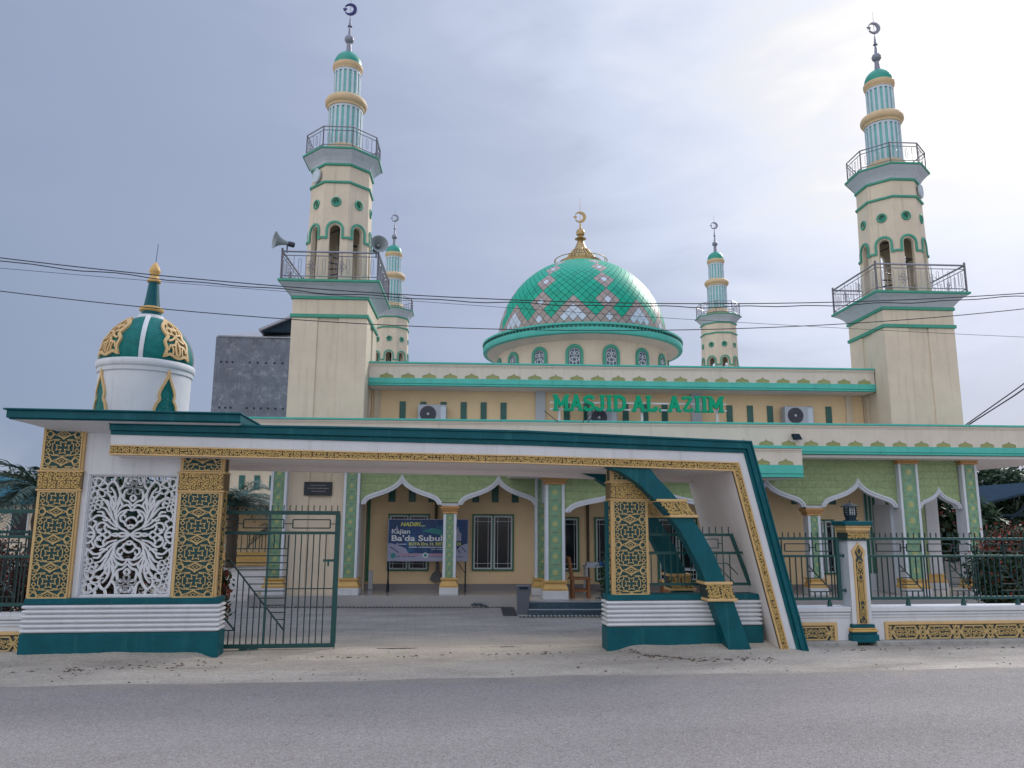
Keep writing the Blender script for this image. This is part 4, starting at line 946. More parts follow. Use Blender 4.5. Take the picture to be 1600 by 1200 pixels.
# white wall with the carved screen
S0, S1, SZ0, SZ1 = -5.535, -4.135, 1.005, 2.985
wl = gp('screen_wall', 'white', (-5.655, S0, 13.86, 14.10, .972, 3.75), (S1, -4.07, 13.86, 14.10, .972, 3.75), (S0, S1, 13.86, 14.10, SZ1, 3.75), (S0, S1, 13.861, 14.10, .972, SZ0), (-4.07, -3.34, 13.90, 14.10, 3.3, 3.80), bevel=.004)
mb = MB(); mb.ribbon([(S0 - .03, SZ0), (S0 - .03, SZ1 + .03), (S1 + .03, SZ1 + .03), (S1 + .03, SZ0)], .025, 13.842, 13.862); mb.part('screen_moulding', 'white', wl)
mb = MB(); uc, zc, hw, hh = (S0 + S1) / 2, (SZ0 + SZ1) / 2, (S1 - S0) / 2, (SZ1 - SZ0) / 2
def quad(L, w=.030, taper=False, closed=False, n=6):
    P = cat(L, n, closed)
    P = [(max(-1, min(1, x)), max(-1, min(1, y))) for x, y in P]
    for sx in (-1, 1):
        for sy in (-1, 1):
            m = len(P); ww = [w * (1.25 - .8 * i / m) for i in range(m)] if taper else w
            if taper and isinstance(ww, list): ww = [w * (.55 + .85 * math.sin(PI * min(1, .15 + .85 * i / m)) ** .7) for i in range(m)]
            mb.ribbon([(uc + sx * x * hw, zc + sy * y * hh) for x, y in P], ww, 13.90 + random.uniform(0, .004), 13.955, closed)
# stems, sprays and curls of one quarter, mirrored to all four
for L in ([(0, .0), (.12, .07), (.27, .13), (.34, .24), (.28, .36), (.12, .42), (0, .40)], [(.02, .0), (.2, -.03), (.32, .02), (.44, .0)],
          [(0, .17), (.1, .15), (.16, .21), (.24, .24), (.25, .31), (.17, .33), (.14, .28)], [(0, .10), (.06, .13), (0, .17)], [(0, .30), (.09, .27), (.13, .22)],
          [(.30, .14), (.42, .26), (.52, .44), (.66, .58), (.78, .64)], [(.32, .2), (.40, .38), (.46, .56), (.60, .70), (.68, .72)], [(.34, .26), (.36, .42), (.30, .58), (.34, .76), (.48, .90), (.60, .84), (.60, .74), (.50, .72)],
          [(.0, .40), (.10, .50), (.26, .46), (.34, .36)], [(0, .48), (.1, .56), (.22, .60), (.20, .74), (.10, .78)], [(.22, .60), (.30, .70)], [(.0, .56), (.06, .62), (0, .68)],
          [(.3, .12), (.46, .20), (.62, .30), (.80, .32), (.92, .25), (.96, .34), (.90, .40)], [(.36, .2), (.5, .33), (.62, .44), (.74, .46)], [(.28, .09), (.46, .12), (.62, .20), (.74, .18), (.78, .10), (.70, .06), (.65, .11)],
          [(.44, .0), (.52, .055), (.62, .0)], [(.62, .0), (.74, .05), (.70, .10)], [(.80, .0), (.86, .09), (.94, .14), (1, .12)], [(.80, 0), (.90, .04), (1, 0)], [(.86, .12), (.80, .20), (.88, .24)],
          [(.62, .30), (.68, .38), (.80, .38)], [(.52, .42), (.58, .56), (.72, .58)], [(.42, .40), (.50, .52), (.47, .64), (.38, .62)], [(.30, .58), (.24, .50), (.3, .42)],
          [(.34, .76), (.24, .84), (.22, .98)], [(.48, .90), (.44, 1.0)], [(.0, .95), (.09, .93), (.14, .86), (.20, .92), (.14, 1.0)], [(.60, .84), (.70, .90), (.68, 1.0)], [(.70, .90), (.84, .96), (1, .93)], [(.90, .40), (1, .42)], [(.78, .64), (.90, .60), (1, .62)],
          [(.47, .25), (.60, .24), (.66, .27)], [(.55, .06), (.60, .12), (.56, .17), (.5, .12)], [(.40, .46), (.40, .58), (.44, .70), (.54, .80)], [(.74, .46), (.70, .52), (.74, .56)], [(.92, .25), (1, .22)], [(.36, .5), (.30, .66)], [(.12, .42), (.18, .36), (.25, .31)]):
    quad(L, .0235, True)
def flower(fx, fy, r, n, w=.02):
    for sx in (-1, 1):
        for sy in (-1, 1):
            cx, cy = uc + sx * fx * hw, zc + sy * fy * hh
            for k in range(n):
                a = 2 * PI * k / n + .3; P = cat([(cx + r * .2 * cos(a), cy + r * .2 * sin(a)), (cx + r * .75 * cos(a - .38), cy + r * .75 * sin(a - .38)), (cx + r * cos(a), cy + r * sin(a)), (cx + r * .75 * cos(a + .38), cy + r * .75 * sin(a + .38))], 3, True)
                P = [(max(S0, min(S1, x)), max(SZ0, min(SZ1, z))) for x, z in P]
                mb.ribbon(P, w, 13.898, 13.953, True)
flower(.86, .78, .185, 6, .021); flower(.88, .52, .125, 6, .016); flower(0.0, .82, .16, 5, .018)
mb.ribbon([(S0 + .005, SZ0 + .005), (S1 - .005, SZ0 + .005), (S1 - .005, SZ1 - .005), (S0 + .005, SZ1 - .005)], .02, 13.895, 13.96, True)
mb.part('carved_screen', 'white', wl, 'white carved screen of flowers and curling leaves', 'stuff')

# roof slab over the left part, its teal edge and sloping soffit
mb = MB()
mb.box(-6.66, -3.0, 13.20, 16.9, 3.865, 3.99); mb.box(-6.70, -2.98, 13.16, 16.94, 3.99, 4.02); mb.box(-6.63, -3.0, 13.23, 16.9, 3.845, 3.866)
rf = mb.part('roof_slab', 'teal_dark', gate, 'teal edged roof slab under the ornamental turret', bevel=.012)
mb = MB()
for s in (0,):
    a = [(-6.60, 13.26, 3.845), (-3.0, 13.26, 3.845), (-3.0, 16.8, 3.845), (-6.60, 16.8, 3.845)]; b = [(-6.05, 13.86, 3.70), (-3.3, 13.86, 3.70), (-3.3, 16.2, 3.70), (-6.05, 16.2, 3.70)]
    mb.add(a + b, [(0, 1, 5, 4), (1, 2, 6, 5), (2, 3, 7, 6), (3, 0, 4, 7), (4, 5, 6, 7), (3, 2, 1, 0)])
mb.part('soffit', 'white', rf)
gp('rear_post', 'white', (-6.95, -6.62, 15.9, 16.2, 0, 3.86)); gp('rear_post', 'white', (-4.68, -4.3, 15.9, 16.2, 0, 3.72))

# main beam and slanted leg: one bent box, with cornice, white band and gold frieze
def Lerp(a, b, t): return (a[0] + (b[0] - a[0]) * t, a[1] + (b[1] - a[1]) * t)
OUT = [(-5.14, 3.835), (-1.07, 3.845), (1.84, 3.835), (6.01, 3.72), (6.887, -.02)]
TW = [(-5.12, 3.645), (-1.06, 3.60), (1.84, 3.575), (5.88, 3.50), (6.70, -.02)]
WG = [(-5.11, 3.475), (-1.05, 3.42), (1.84, 3.40), (5.775, 3.33), (6.56, -.02)]
GI = [(-5.11, 3.305), (-1.05, 3.27), (1.84, 3.25), (5.655, 3.165), (6.405, -.02)]
mid = lambda A, B, t: [Lerp(a, b, t) for a, b in zip(A, B)]
def band(A, B): return A + B[::-1]
BV = 15.85
mb = MB(); mb.prism(band(mid(OUT, TW, .3), GI), 13.50, BV); beam = mb.part('beam', 'white_soffit', gate, 'white beam running across and down into the slanted leg')
mb = MB(); mb.prism([(-5.1, 3.42), (5.74, 3.32), (5.64, 3.06), (1.84, 3.16), (-1.05, 3.185), (-5.1, 3.22)], 15.60, 15.845); mb.part('rear_beam', 'white_soffit', beam)
mb = MB(); mb.prism(band(mid(OUT, TW, .9), WG), 13.46, 13.499); mb.part('white_band', 'white', beam)
mb = MB(); mb.prism(band(mid(OUT, TW, .0), mid(OUT, TW, .16)), 13.36, BV + .06); mb.prism(band(mid(OUT, TW, .162), mid(OUT, TW, .66)), 13.385, BV + .04); mb.prism(band(mid(OUT, TW, .662), mid(OUT, TW, 1.0)), 13.43, BV + .02); mb.part('cornice', 'teal_dark', beam, bevel=.008)
mb = MB(); mb.prism(band(WG, GI), 13.455, 13.4985); mb.part('frieze_back', 'brown_back', beam)
mb = MB(); mb.prism(band(WG, mid(WG, GI, .16)), 13.425, 13.456); mb.prism(band(mid(WG, GI, .82), mid(WG, GI, 1.0)), 13.415, 13.456); mb.part('frieze_moulding', 'gold_band', beam, bevel=.005)
mb = MB()
def strip_map(A, B):           # s along the strip 0..L, t 0..1 across
    C = [Lerp(a, b, .5) for a, b in zip(A, B)]; ls = [0]
    for a, b in zip(C, C[1:]): ls.append(ls[-1] + math.hypot(b[0] - a[0], b[1] - a[1]))
    def f(s, t):
        s = max(0, min(ls[-1], s))
        for i in range(len(ls) - 1):
            if s <= ls[i + 1] + 1e-9: k = (s - ls[i]) / (ls[i + 1] - ls[i]); return Lerp(Lerp(A[i], A[i + 1], k), Lerp(B[i], B[i + 1], k), t)
    return f, ls[-1]
A_, B_ = mid(WG, GI, .17), mid(WG, GI, .81); fm, LL = strip_map(A_, B_); hgt = .105
scrolls(mb, 0, LL, 0, hgt, 13.436, 13.4555, .062, .013, 9, lambda s, z: fm(s, z / hgt)); mb.part('frieze_scrolls', 'gold_leafwork', beam, kind='stuff')

# curved teal buttresses with gold collars, front and rear
AR = [(4.10, 3.22), (4.245, 3.033), (4.44, 2.836), (4.62, 2.64), (4.84, 2.355), (5.02, 2.10), (5.235, 1.718), (5.44, 1.22), (5.585, .843), (5.74, .394), (5.885, -.03)]
AL = [(3.245, 3.24), (3.577, 3.133), (3.906, 2.921), (4.196, 2.637), (4.449, 2.353), (4.64, 2.105), (4.83, 1.753), (4.99, 1.437), (5.10, 1.158), (5.22, .777), (5.33, .433), (5.44, .092), (5.475, -.03)]
def buttress(v0, v1, lab):
    mb = MB(); mb.prism(AL + AR[::-1], v0, v1); b = mb.part('buttress', 'teal_dark', gate, lab)
    for (a, c, d, e) in (((4.24, 2.63), (4.74, 2.63), (4.47, 2.355), (4.93, 2.355)), ((5.06, 1.19), (5.52, 1.19), (5.11, .905), (5.60, .905))):
        mb = MB(); mb.prism([a, c, e, d], v0 - .03, v1 + .03); cb = mb.part('collar', 'pattern_back', b)
        mb = MB(); k = .025
        for (p, q) in ((a, c), (d, e)): mb.prism([(p[0] - .03, p[1] - k), (q[0] + .03, q[1] - k), (q[0] + .03, q[1] + k), (p[0] - .03, p[1] + k)], v0 - .065, v1 + .06)
        mb.part('collar_moulding', 'gold_band', b, bevel=.012)
        mb = MB(); scrolls(mb, 0, 1, 0, 1, v0 - .048, v0 - .029, .16, .013, 3, lambda s, t: Lerp(Lerp(d, e, s), Lerp(a, c, s), .1 + t * .8)); mb.part('collar_scrolls', 'gold_leafwork', b, kind='stuff')
buttress(13.47, 13.78, 'front teal curved buttress'); buttress(BV - .33, BV - .02, 'rear teal curved buttress')

# fence panel inside the gateway with a slanted end
def bars(mb, L, vf, r=.009):
    for a, b in L:
        if a[0] == b[0]: mb.box(a[0] - r, a[0] + r, vf, vf + 2 * r, min(a[1], b[1]), max(a[1], b[1]))
        elif a[1] == b[1]: mb.box(min(a[0], b[0]), max(a[0], b[0]), vf + .001, vf + 2 * r - .001, a[1] - r, a[1] + r)
        else: mb.ribbon([a, b], 2 * r, vf + .002, vf + 2 * r + .002)
pf = thing('railing', 'short dark teal fence panel behind the curved buttress in the gateway', 'fence', (5.1, 14.0, .972), FG)
def fp(nm, L, r=.02, mt='iron_teal', root=pf, vf=13.99):
    for a, b in L: mb = MB(); bars(mb, [(a, b)], vf, r); mb.part(nm, mt, root)
xe = lambda z: 5.78 + (2.03 - z) * .235 / .62 * 1.0
fp('rail', [((4.17, 2.02), (5.82, 2.02)), ((4.17, 1.69), (5.92, 1.69)), ((4.17, 1.13), (6.12, 1.13))], .024)
fp('end_bar', [((5.80, 2.04), (6.13, 1.11))], .028)
for u in [4.25 + .125 * i for i in range(13)]:
    if u < 5.78: fp('spike', [((u, 2.04), (u, 2.17))], .008)
    zt = 1.67; fp('bar', [((u, 1.15), (u, zt))], .008)
for u in (4.62, 5.1, 5.62): fp('bar', [((u, 1.71), (u, 2.0))], .008)
fp('bar', [((4.7, 1.94), (5.02, 1.94)), ((4.7, 1.78), (5.02, 1.78)), ((5.18, 1.94), (5.54, 1.94)), ((5.18, 1.78), (5.54, 1.78)), ((5.54, 1.78), (5.54, 1.94)), ((5.02, 1.78), (5.02, 1.94)), ((5.54, 1.86), (5.62, 1.86)), ((5.9, 1.3), (5.7, 1.5)), ((5.7, 1.5), (5.4, 1.5)), ((5.0, 1.4), (5.4, 1.4)), ((5.55, 1.42), (5.82, 1.15))], .008)
for u0, z in ((5.92, 1.70), (6.08, 1.27)):
    mb = MB(); mb.sweep((0, 0), [(.02, 0), (.02, .07), (.05, .10), (.05, .12)], 8); q = MB(); q.add([(u0 + z_, 14.01 + x, z + y) for x, y, z_ in mb.v], [f for f in mb.f]); q.part('bracket', 'iron_teal', pf)

# ------------------------------------------------------------------ sliding gate, half open behind the left part
sg = thing('sliding_gate', 'dark teal barred sliding gate standing half open on its wheels', 'gate', (-1.45, 14.45, 0), FG)
V = 14.42
def gb(nm, L, r, vf=V): fp(nm, L, r * 1.15, 'iron_dark' if nm in ('bar', 'spike', 'diagonal') else 'iron_teal', sg, vf)
def gr(nm, u0, u1, z0, z1, d=.05): mb = MB(); mb.box(u0, u1, V - .012, V - .012 + d, z0, z1); mb.part(nm, 'iron_teal', sg, bevel=.005)
gr('top_rail', -8.6, -1.41, 2.345, 2.415); gr('middle_rail', -8.6, -1.49, 2.0, 2.05); gr('bottom_rail', -8.6, -1.41, .045, .115)
gr('end_post', -1.49, -1.40, .116, 2.344); gr('upright', -2.66, -2.625, .116, 2.344, .04)
gr('upright', -5.2, -5.15, .116, 2.344, .04); gr('upright', -7.4, -7.35, .116, 2.344, .04)
def dz(u, a=(-3.30, 1.55), b=(-2.30, .34)): return a[1] + (b[1] - a[1]) * (u - a[0]) / (b[0] - a[0])
gb('diagonal', [((-3.30, 1.55), (-2.30, .34))], .012); gb('diagonal', [((-3.75, 1.07), (-3.14, .35))], .012)
gb('bar', [((-2.30, .12), (-2.30, 1.99))], .011)
for k in range(17):
    u = -3.34 + k * .1015
    if u < -2.34: gb('bar', [((u, .116), (u, dz(u) if u > -3.14 else (.35 if u < -3.12 else dz(u))))], .008)
for u in (-2.18, -2.075, -1.96, -1.86, -1.75, -1.64): gb('bar', [((u, .116), (u, 2.0))], .008)
for k in range(11):
    z = 1.745 - k * .122; u = -3.30 + (1.55 - z) * 1.0 / 1.21 if z < 1.55 else -3.30
    gb('bar', [((u, z), (-2.30, z))], .008)
for k in range(4): z = .35 + k * .17; gb('bar', [((-4.2, z), (-3.14 - k * .14, z))], .008)
gb('bar', [((-2.30, 1.05), (-1.49, 1.05))], .008)
for u in (-2.98, -2.87, -2.76, -2.55, -2.45, -2.36): gb('bar', [((u, 1.75), (u, 2.0))], .008)
for a, b in ((-2.24, -1.58), (-3.1, -2.40), (-3.9, -3.2)):
    gb('bar', [((a, 2.11), (b, 2.11)), ((a, 2.26), (b, 2.26)), ((a, 2.11), (a, 2.26)), ((b, 2.11), (b, 2.26))], .009); gb('bar', [((a - .09, 2.185), (a, 2.185)), ((b, 2.185), (b + .09, 2.185))], .007)
for k in range(62):
    u = -1.46 - k * .1055
    if u > -3.8 or u < -6.2: gb('spike', [((u, 2.416), (u, 2.515))], .007)
for k in range(12): u = -6.35 - k * .16; gb('bar', [((u, .116), (u, 2.0))], .008)
gr('latch', -1.68, -1.49, 1.52, 1.56, .04); gr('latch', -1.60, -1.57, 1.44, 1.52, .04)
mb = MB()
for u in (-2.965, -2.80): mb.prism([(u - .075, .05), (u + .075, .05), (u + .055, -.02), (u + .03, -.055), (u - .03, -.055), (u - .055, -.02)], V - .03, V + .05)
mb.part('wheel', 'iron_teal', sg); gr('stopper', -1.425, -1.41, -.1, .045, .02)
mb = MB(); mb.box(-8, 3.3, V - .02, V + .03, -.02, .012); o = mb.part('track', 'dark_metal', sg, 'gate track set in the ground')

# ------------------------------------------------------------------ street fences
def fence_run(root, u0, u1, vf, first, zt=1.95, zm=1.62, zb=.83, dirn=1):
    def b(nm, L, r): fp(nm, L, r * 1.12, 'iron_dark', root, vf)
    def rail(nm, a, c, z, h, d=.04): mb = MB(); mb.box(a, c, vf - .01, vf - .01 + d, z - h / 2, z + h / 2); mb.part(nm, 'iron_teal', root, bevel=.004)
    rail('rail', u0, u1, zt, .05); rail('rail', u0, u1, zm, .042); rail('rail', u0, u1, zb, .055)
    u = first; seg = 1.06; k = 0; n = round(seg / .118); st = seg / n
    while u < u1 + seg:
        bar = lambda a, c: b('bar', [(a, c)], .0085) if u0 < a[0] < u1 and u0 < c[0] < u1 else None
        # panel: bars, then the slanted brace with level rungs left of it
        for i in range(n):
            x = u + i * st
            if u0 < x < u1: b('spike', [((x, zt + .02), (x, zt + .115))], .0075)
        for i in range(4): bar((u + i * st, zb), (u + i * st, zm))
        a, c = (u + 4 * st, zm - .16), (u + 8 * st, zb + .13)
        bar(a, c); bar((u + 4 * st, zb), (u + 4 * st, zm)); bar((u + 8 * st, zb), (u + 8 * st, zm))
        for i in range(5, 8): x = u + i * st; zc = a[1] + (c[1] - a[1]) * (x - a[0]) / (c[0] - a[0]); bar((x, zc), (x, zm)); bar((x, zb), (x, zb + .13))
        for i in range(4): z = zb + .13 + i * .125; xc = a[0] + (a[1] - z) / (a[1] - c[1]) * (c[0] - a[0]); bar((a[0], z), (xc, z))
        if n > 8: bar((u + 8.5 * st, zb), (u + 8.5 * st, zm))
        for p, q in ((.03, .50), (.62, .90)):
            L = [((u + p * seg, zm + .09), (u + q * seg, zm + .09)), ((u + p * seg, zm + .23), (u + q * seg, zm + .23)), ((u + p * seg, zm + .09), (u + p * seg, zm + .23)), ((u + q * seg, zm + .09), (u + q * seg, zm + .23))]
            for l in L: bar(*l)
        bar((u + .56 * seg, zm), (u + .56 * seg, zt)); bar((u + .97 * seg, zm), (u + .97 * seg, zt)); bar((u + .50 * seg, zm + .16), (u + .62 * seg, zm + .16))
        u += seg
def interlace(root, u0, u1, z0, z1, vf, pitch=.66):
    """gold strapwork: crossing bands, hexagonal cartouches filled with leaf scrolls"""
    mb = MB(); h = z1 - z0; zm = (z0 + z1) / 2; w = .026; y0, y1 = vf - .016, vf + .001; n = max(1, round((u1 - u0) / pitch)); p = (u1 - u0) / n; q = .16
    X = lambda x: min(u1, max(u0, x))
    for i in range(n + 1):
        c = u0 + i * p
        for s in (-1, 1):
            if (s < 0 and i == 0) or (s > 0 and i == n): continue
            mb.ribbon([(c, z0), (X(c + s * q), z1 - .01)], w, y0, y1); mb.ribbon([(c, z1), (X(c + s * q), z0 + .01)], w, y0 - .003, y1)
            mb.ribbon([(c, zm - .05), (X(c + s * .05), zm), (c, zm + .05)], .02, y0 - .002, y1)
            mb.ribbon([(X(c + s * .04), z1 - .012), (X(c + s * .075), z1 - .04)], .03, y0, y1); mb.ribbon([(X(c + s * .04), z0 + .012), (X(c + s * .075), z0 + .04)], .03, y0, y1)
        if i < n:
            a, b = c + q - .02, c + p - q + .02
            mb.ribbon([(a, z1 - .02), (b, z1 - .02)], w, y0 - .001, y1); mb.ribbon([(a, z0 + .02), (b, z0 + .02)], w, y0 - .001, y1)
            scrolls(mb, a - .01, b + .01, z0 + .055, z1 - .055, y0 - .002, y1, .062, .013, i)
            for s, e in ((1, a - .03), (-1, b + .03)): mb.prism([(e - s * .06, zm), (e, zm + .035), (e + s * .03, zm), (e, zm - .035)], y0 - .004, y1)
    return mb.part('strapwork', 'gold_lattice', root, kind='stuff')
def fence_wall(root, u0, u1, vf=14.15, vb=14.45, panels=()):
    mb = MB(); mb.box(u0, u1, vf, vb, .05, .60); w_ = mb.part('wall', 'white', root)
    mb = MB(); mb.box(u0, u1, vf - .05, vb + .05, .601, .69); mb.box(u0, u1, vf - .035, vb, .545, .585); mb.box(u0, u1, vf - .02, vb, .49, .525); mb.part('coping', 'white', root, bevel=.014)
    mb = MB(); mb.box(u0 - .02, u1, vf - .20, vb, -.1, .086); mb.part('footing', 'concrete', root, bevel=.015)
    for a, b, side in panels:
        gp_ = MB(); gp_.box(a, b, vf - .004, vf - .001, .075, .40); p = gp_.part('panel', 'pattern_back', root)
        fr_ = [(a, .075), (a, .40), (b, .40), (b, .075)]
        t = MB(); t.ribbon([(a + .03, .065), (a + .03, .385), (b - .03, .385), (b - .03, .065)], .06, vf - .045, vf - .004); t.part('panel_frame', 'gold_band', p, bevel=.01)
        interlace(p, a + .065, b - .065, .085, .345, vf - .004)
fr1 = thing('fence', 'teal railing fence on a white wall right of the lantern pillar', 'fence', (10.4, 14.3, 0), FG)
fence_wall(fr1, 8.535, 15.4, panels=((8.80, 15.2, 1),)); fence_run(fr1, 8.60, 15.4, 14.25, 8.80)
mb = MB()
for u in (9.40, 10.55, 11.7, 12.85, 14.0): mb = MB(); mb.sweep((u, 14.26), [(.05, .69), (.045, .72), (.03, .80)], 8); mb.part('foot', 'iron_teal', fr1)
mb = MB(); mb.box(8.60, 8.65, 14.23, 14.28, .80, 1.975); mb.part('end_post', 'iron_teal', fr1)
fr2 = thing('fence', 'short teal railing fence between the slanted leg and the lantern pillar', 'fence', (7.4, 14.3, 0), FG)
fence_wall(fr2, 6.45, 8.135, panels=((6.80, 7.84, 1),)); fence_run(fr2, 6.4, 8.04, 14.25, 6.33 + .6 - 1.06)
mb = MB(); mb.box(7.98, 8.05, 14.23, 14.28, .80, 1.975); mb.part('end_post', 'iron_teal', fr2); mb = MB(); mb.sweep((7.80, 14.26), [(.05, .69), (.045, .72), (.03, .80)], 8); mb.part('foot', 'iron_teal', fr2)
for z in (1.63, .98):
    mb = MB(); mb.sweep((0, 0), [(.02, 0), (.02, .07), (.05, .10), (.05, .12)], 8); q = MB(); q.add([(8.05 + z_, 14.26 + x, z + y) for x, y, z_ in mb.v], mb.f); q.part('bracket', 'iron_teal', fr2)
fr3 = thing('fence', 'teal railing fence at the far left edge beyond the carved screen', 'fence', (-8, 14.3, 0), FG)
fence_wall(fr3, -12, -6.36, panels=((-11.6, -6.45, 1),)); fence_run(fr3, -12, -6.42, 14.25, -11.9)

# pillar with medallion, and lantern
fpil = thing('fence_pillar', 'white fence pillar with tall gold arabesque medallion and teal cap', 'pillar', (8.33, 14.2, 0), FG)
def fb(nm, mt, *bx, bevel=0, parent=fpil):
    mb = MB()
    for b in bx: mb.box(*b)
    return mb.part(nm, mt, parent, bevel=bevel)
PX, PW = 8.335, .195                       # centre and half width of the shaft
fb('foot', 'teal_dark', (PX - .27, PX + .27, 14.0, 14.46, .05, .20), bevel=.02)
fb('foot', 'teal_dark', (PX - .245, PX + .245, 14.02, 14.44, .201, .245), bevel=.015)
fb('foot_moulding', 'gold_paint', (PX - .26, PX + .26, 14.0, 14.45, .246, .285), (PX - .235, PX + .235, 14.03, 14.43, .286, .315), bevel=.012)
fb('foot_block', 'teal_dark', (PX - .225, PX + .225, 14.05, 14.42, .316, .375), bevel=.01)
sh = fb('shaft', 'white', (PX - PW, PX + PW, 14.08, 14.40, .376, 1.92), bevel=.012)
fb('neck', 'pattern_back', (PX - .215, PX + .215, 14.035, 14.42, 1.96, 2.065)); fb('neck_band', 'iron_teal', (PX - .235, PX + .235, 14.03, 14.43, 1.925, 1.958))
mb = MB(); scrolls(mb, PX - .215, PX + .215, 1.965, 2.062, 14.014, 14.034, .05, .012, 2); mb.part('neck_filigree', 'gold_leafwork', fpil, kind='stuff')
fb('cap_moulding', 'gold_band', (PX - .225, PX + .225, 14.04, 14.42, 2.066, 2.10), (PX - .245, PX + .245, 14.01, 14.44, 2.101, 2.17), (PX - .26, PX + .26, 13.99, 14.46, 2.171, 2.20), bevel=.01)
fb('cap', 'teal_dark', (PX - .285, PX + .285, 13.97, 14.48, 2.202, 2.285), bevel=.012)
MP = [(-.115, .385), (-.115, 1.62), (-.135, 1.66), (-.14, 1.73), (-.10, 1.79), (-.04, 1.84), (0, 1.89)]; mo = MP + [(-x, z) for x, z in MP[::-1][1:]]
mb = MB(); mb.prism([(PX + x * .95, z) for x, z in mo], 14.055, 14.081); md = mb.part('medallion', 'gold_band', sh, bevel=.006)
mi = [(-.075, .40), (-.075, 1.56), (-.05, 1.61), (-.085, 1.70), (-.04, 1.77), (0, 1.83)]; mi = mi + [(-x, z) for x, z in mi[::-1][1:]]
mb = MB(); mb.prism([(PX + x * .95, z) for x, z in mi], 14.050, 14.056); mb.part('medallion_back', 'pattern_back', sh)
mb = MB()
for sx in (-1, 1):
    X = lambda L: [(PX + sx * x, z) for x, z in L]
    for L in ([(0, 1.80), (.045, 1.72), (0, 1.64)], [(.06, 1.52), (.03, 1.45), (.06, 1.38), (.015, 1.30), (.05, 1.22), (.03, 1.12), (.03, .85), (.05, .72), (.01, .62), (.06, .52), (.03, .44), (0, .42)], [(0, 1.56), (.055, 1.48), (0, 1.36)], [(0, 1.50), (.02, 1.45), (0, 1.41)], [(0, 1.30), (.06, 1.26), (.0, 1.17)], [(.01, 1.15), (.012, .8)], [(.055, 1.17), (.055, .80)],
              [(0, .74), (.06, .66), (.0, .58)], [(0, .56), (.05, .48), (0, .41)], [(.065, 1.36), (.06, 1.26)], [(.065, .62), (.05, .56)]):
        mb.ribbon(cat(X(L), 5), .011, 14.036, 14.051)
mb.part('arabesque', 'gold_leafwork', sh, kind='stuff')
lan = thing('lantern', 'small black lantern with pale glass on top of the fence pillar', 'lantern', (8.33, 14.24, 2.285), FG); lan.scale = (.66, .66, .86)
c = (8.33, 14.24); L0 = 2.286
mb = MB(); loft(mb, c, [(.15, L0), (.15, L0 + .02), (.11, L0 + .03), (.105, L0 + .13)], 4); mb.part('base', 'dark_metal', lan)
mb = MB(); loft(mb, c, [(.098, L0 + .131), (.104, L0 + .30)], 4); mb.part('glass', 'lamp_glass', lan)
mb = MB()
for sx in (-1, 1):
    for sy in (-1, 1): mb.box(c[0] + sx * .11 - .018, c[0] + sx * .11 + .018, c[1] + sy * .11 - .018, c[1] + sy * .11 + .018, L0 + .09, L0 + .31)
    for zq in (.15, .20, .25): mb.box(c[0] + sx * .14 - .012, c[0] + sx * .14 + .012, c[1] - .12, c[1] + .12, L0 + zq, L0 + zq + .02)
    mb.box(c[0] + sx * .035 - .007, c[0] + sx * .035 + .007, c[1] - .122, c[1] - .11, L0 + .12, L0 + .31)
for zq in (.15, .21, .27): mb.box(c[0] - .04, c[0] + .04, c[1] - .124, c[1] - .112, L0 + zq, L0 + zq + .012)
mb.part('cage', 'dark_metal', lan)
mb = MB(); loft(mb, c, [(.19, L0 + .31), (.19, L0 + .325), (.10, L0 + .37), (.03, L0 + .40)], 4); mb.sweep(c, [(.012, L0 + .39), (.012, L0 + .46)], 6); mb.part('roof', 'dark_metal', lan)

# ------------------------------------------------------------------ ornamental turret on the gateway roof
tu = thing('turret', 'white round turret with teal ribbed dome and gold ornaments on the gateway roof', 'turret', (-5.22, 15.1, 4.0), FG); tu.scale = (.91, .91, 1)
tc_ = (-5.22, 15.1)
mb = MB(); mb.sweep(tc_, [(.875, 4.0), (.885, 4.9)], 64); tb = mb.part('drum', 'white', tu)
mb = MB(); mb.sweep(tc_, [(.885, 4.90), (.91, 4.92), (.915, 4.99), (.93, 5.0), (.945, 5.03), (.95, 5.10), (.93, 5.13), (.86, 5.15)], 64); mb.part('rim', 'white', tu)
TD = [(.885, 5.14), (.90, 5.22), (.88, 5.36), (.82, 5.52), (.72, 5.68), (.58, 5.83), (.42, 5.96), (.26, 6.04)]
TD = cat(TD, 4); mb = MB(); mb.sweep(tc_, TD, 64); td = mb.part('dome', 'teal_rough', tu)
def ts(a, i, d):      # a point on the turret dome
    r, z = TD[max(0, min(len(TD) - 1, i))]; r0, z0 = TD[max(0, i - 1)]; r1, z1 = TD[min(len(TD) - 1, i + 1)]; l = math.hypot(r1 - r0, z1 - z0) or 1; nx, nz = (z1 - z0) / l, -(r1 - r0) / l
    return (tc_[0] + (r + nx * d) * cos(a), tc_[1] + (r + nx * d) * sin(a), z + nz * d)
def tsf(a, s, d): i = int(s); f = s - i; p, q = ts(a, i, d), ts(a, i + 1, d); return tuple(x + (y - x) * f for x, y in zip(p, q))
a0 = -R(79)
for k in range(4):
    a = a0 + k * PI / 2
    mb = MB(); n = len(TD); vs = []
    for i in range(n):
        w = .045 / max(.2, TD[i][0])
        vs += [ts(a - w, i, -.01), ts(a - w * .8, i, .035), ts(a + w * .8, i, .035), ts(a + w, i, -.01)]
    mb.add(vs, [(4 * i + j, 4 * i + j + 1, 4 * i + 5 + j, 4 * i + 4 + j) for i in range(n - 1) for j in range(3)]); mb.part('rib', 'white', td)
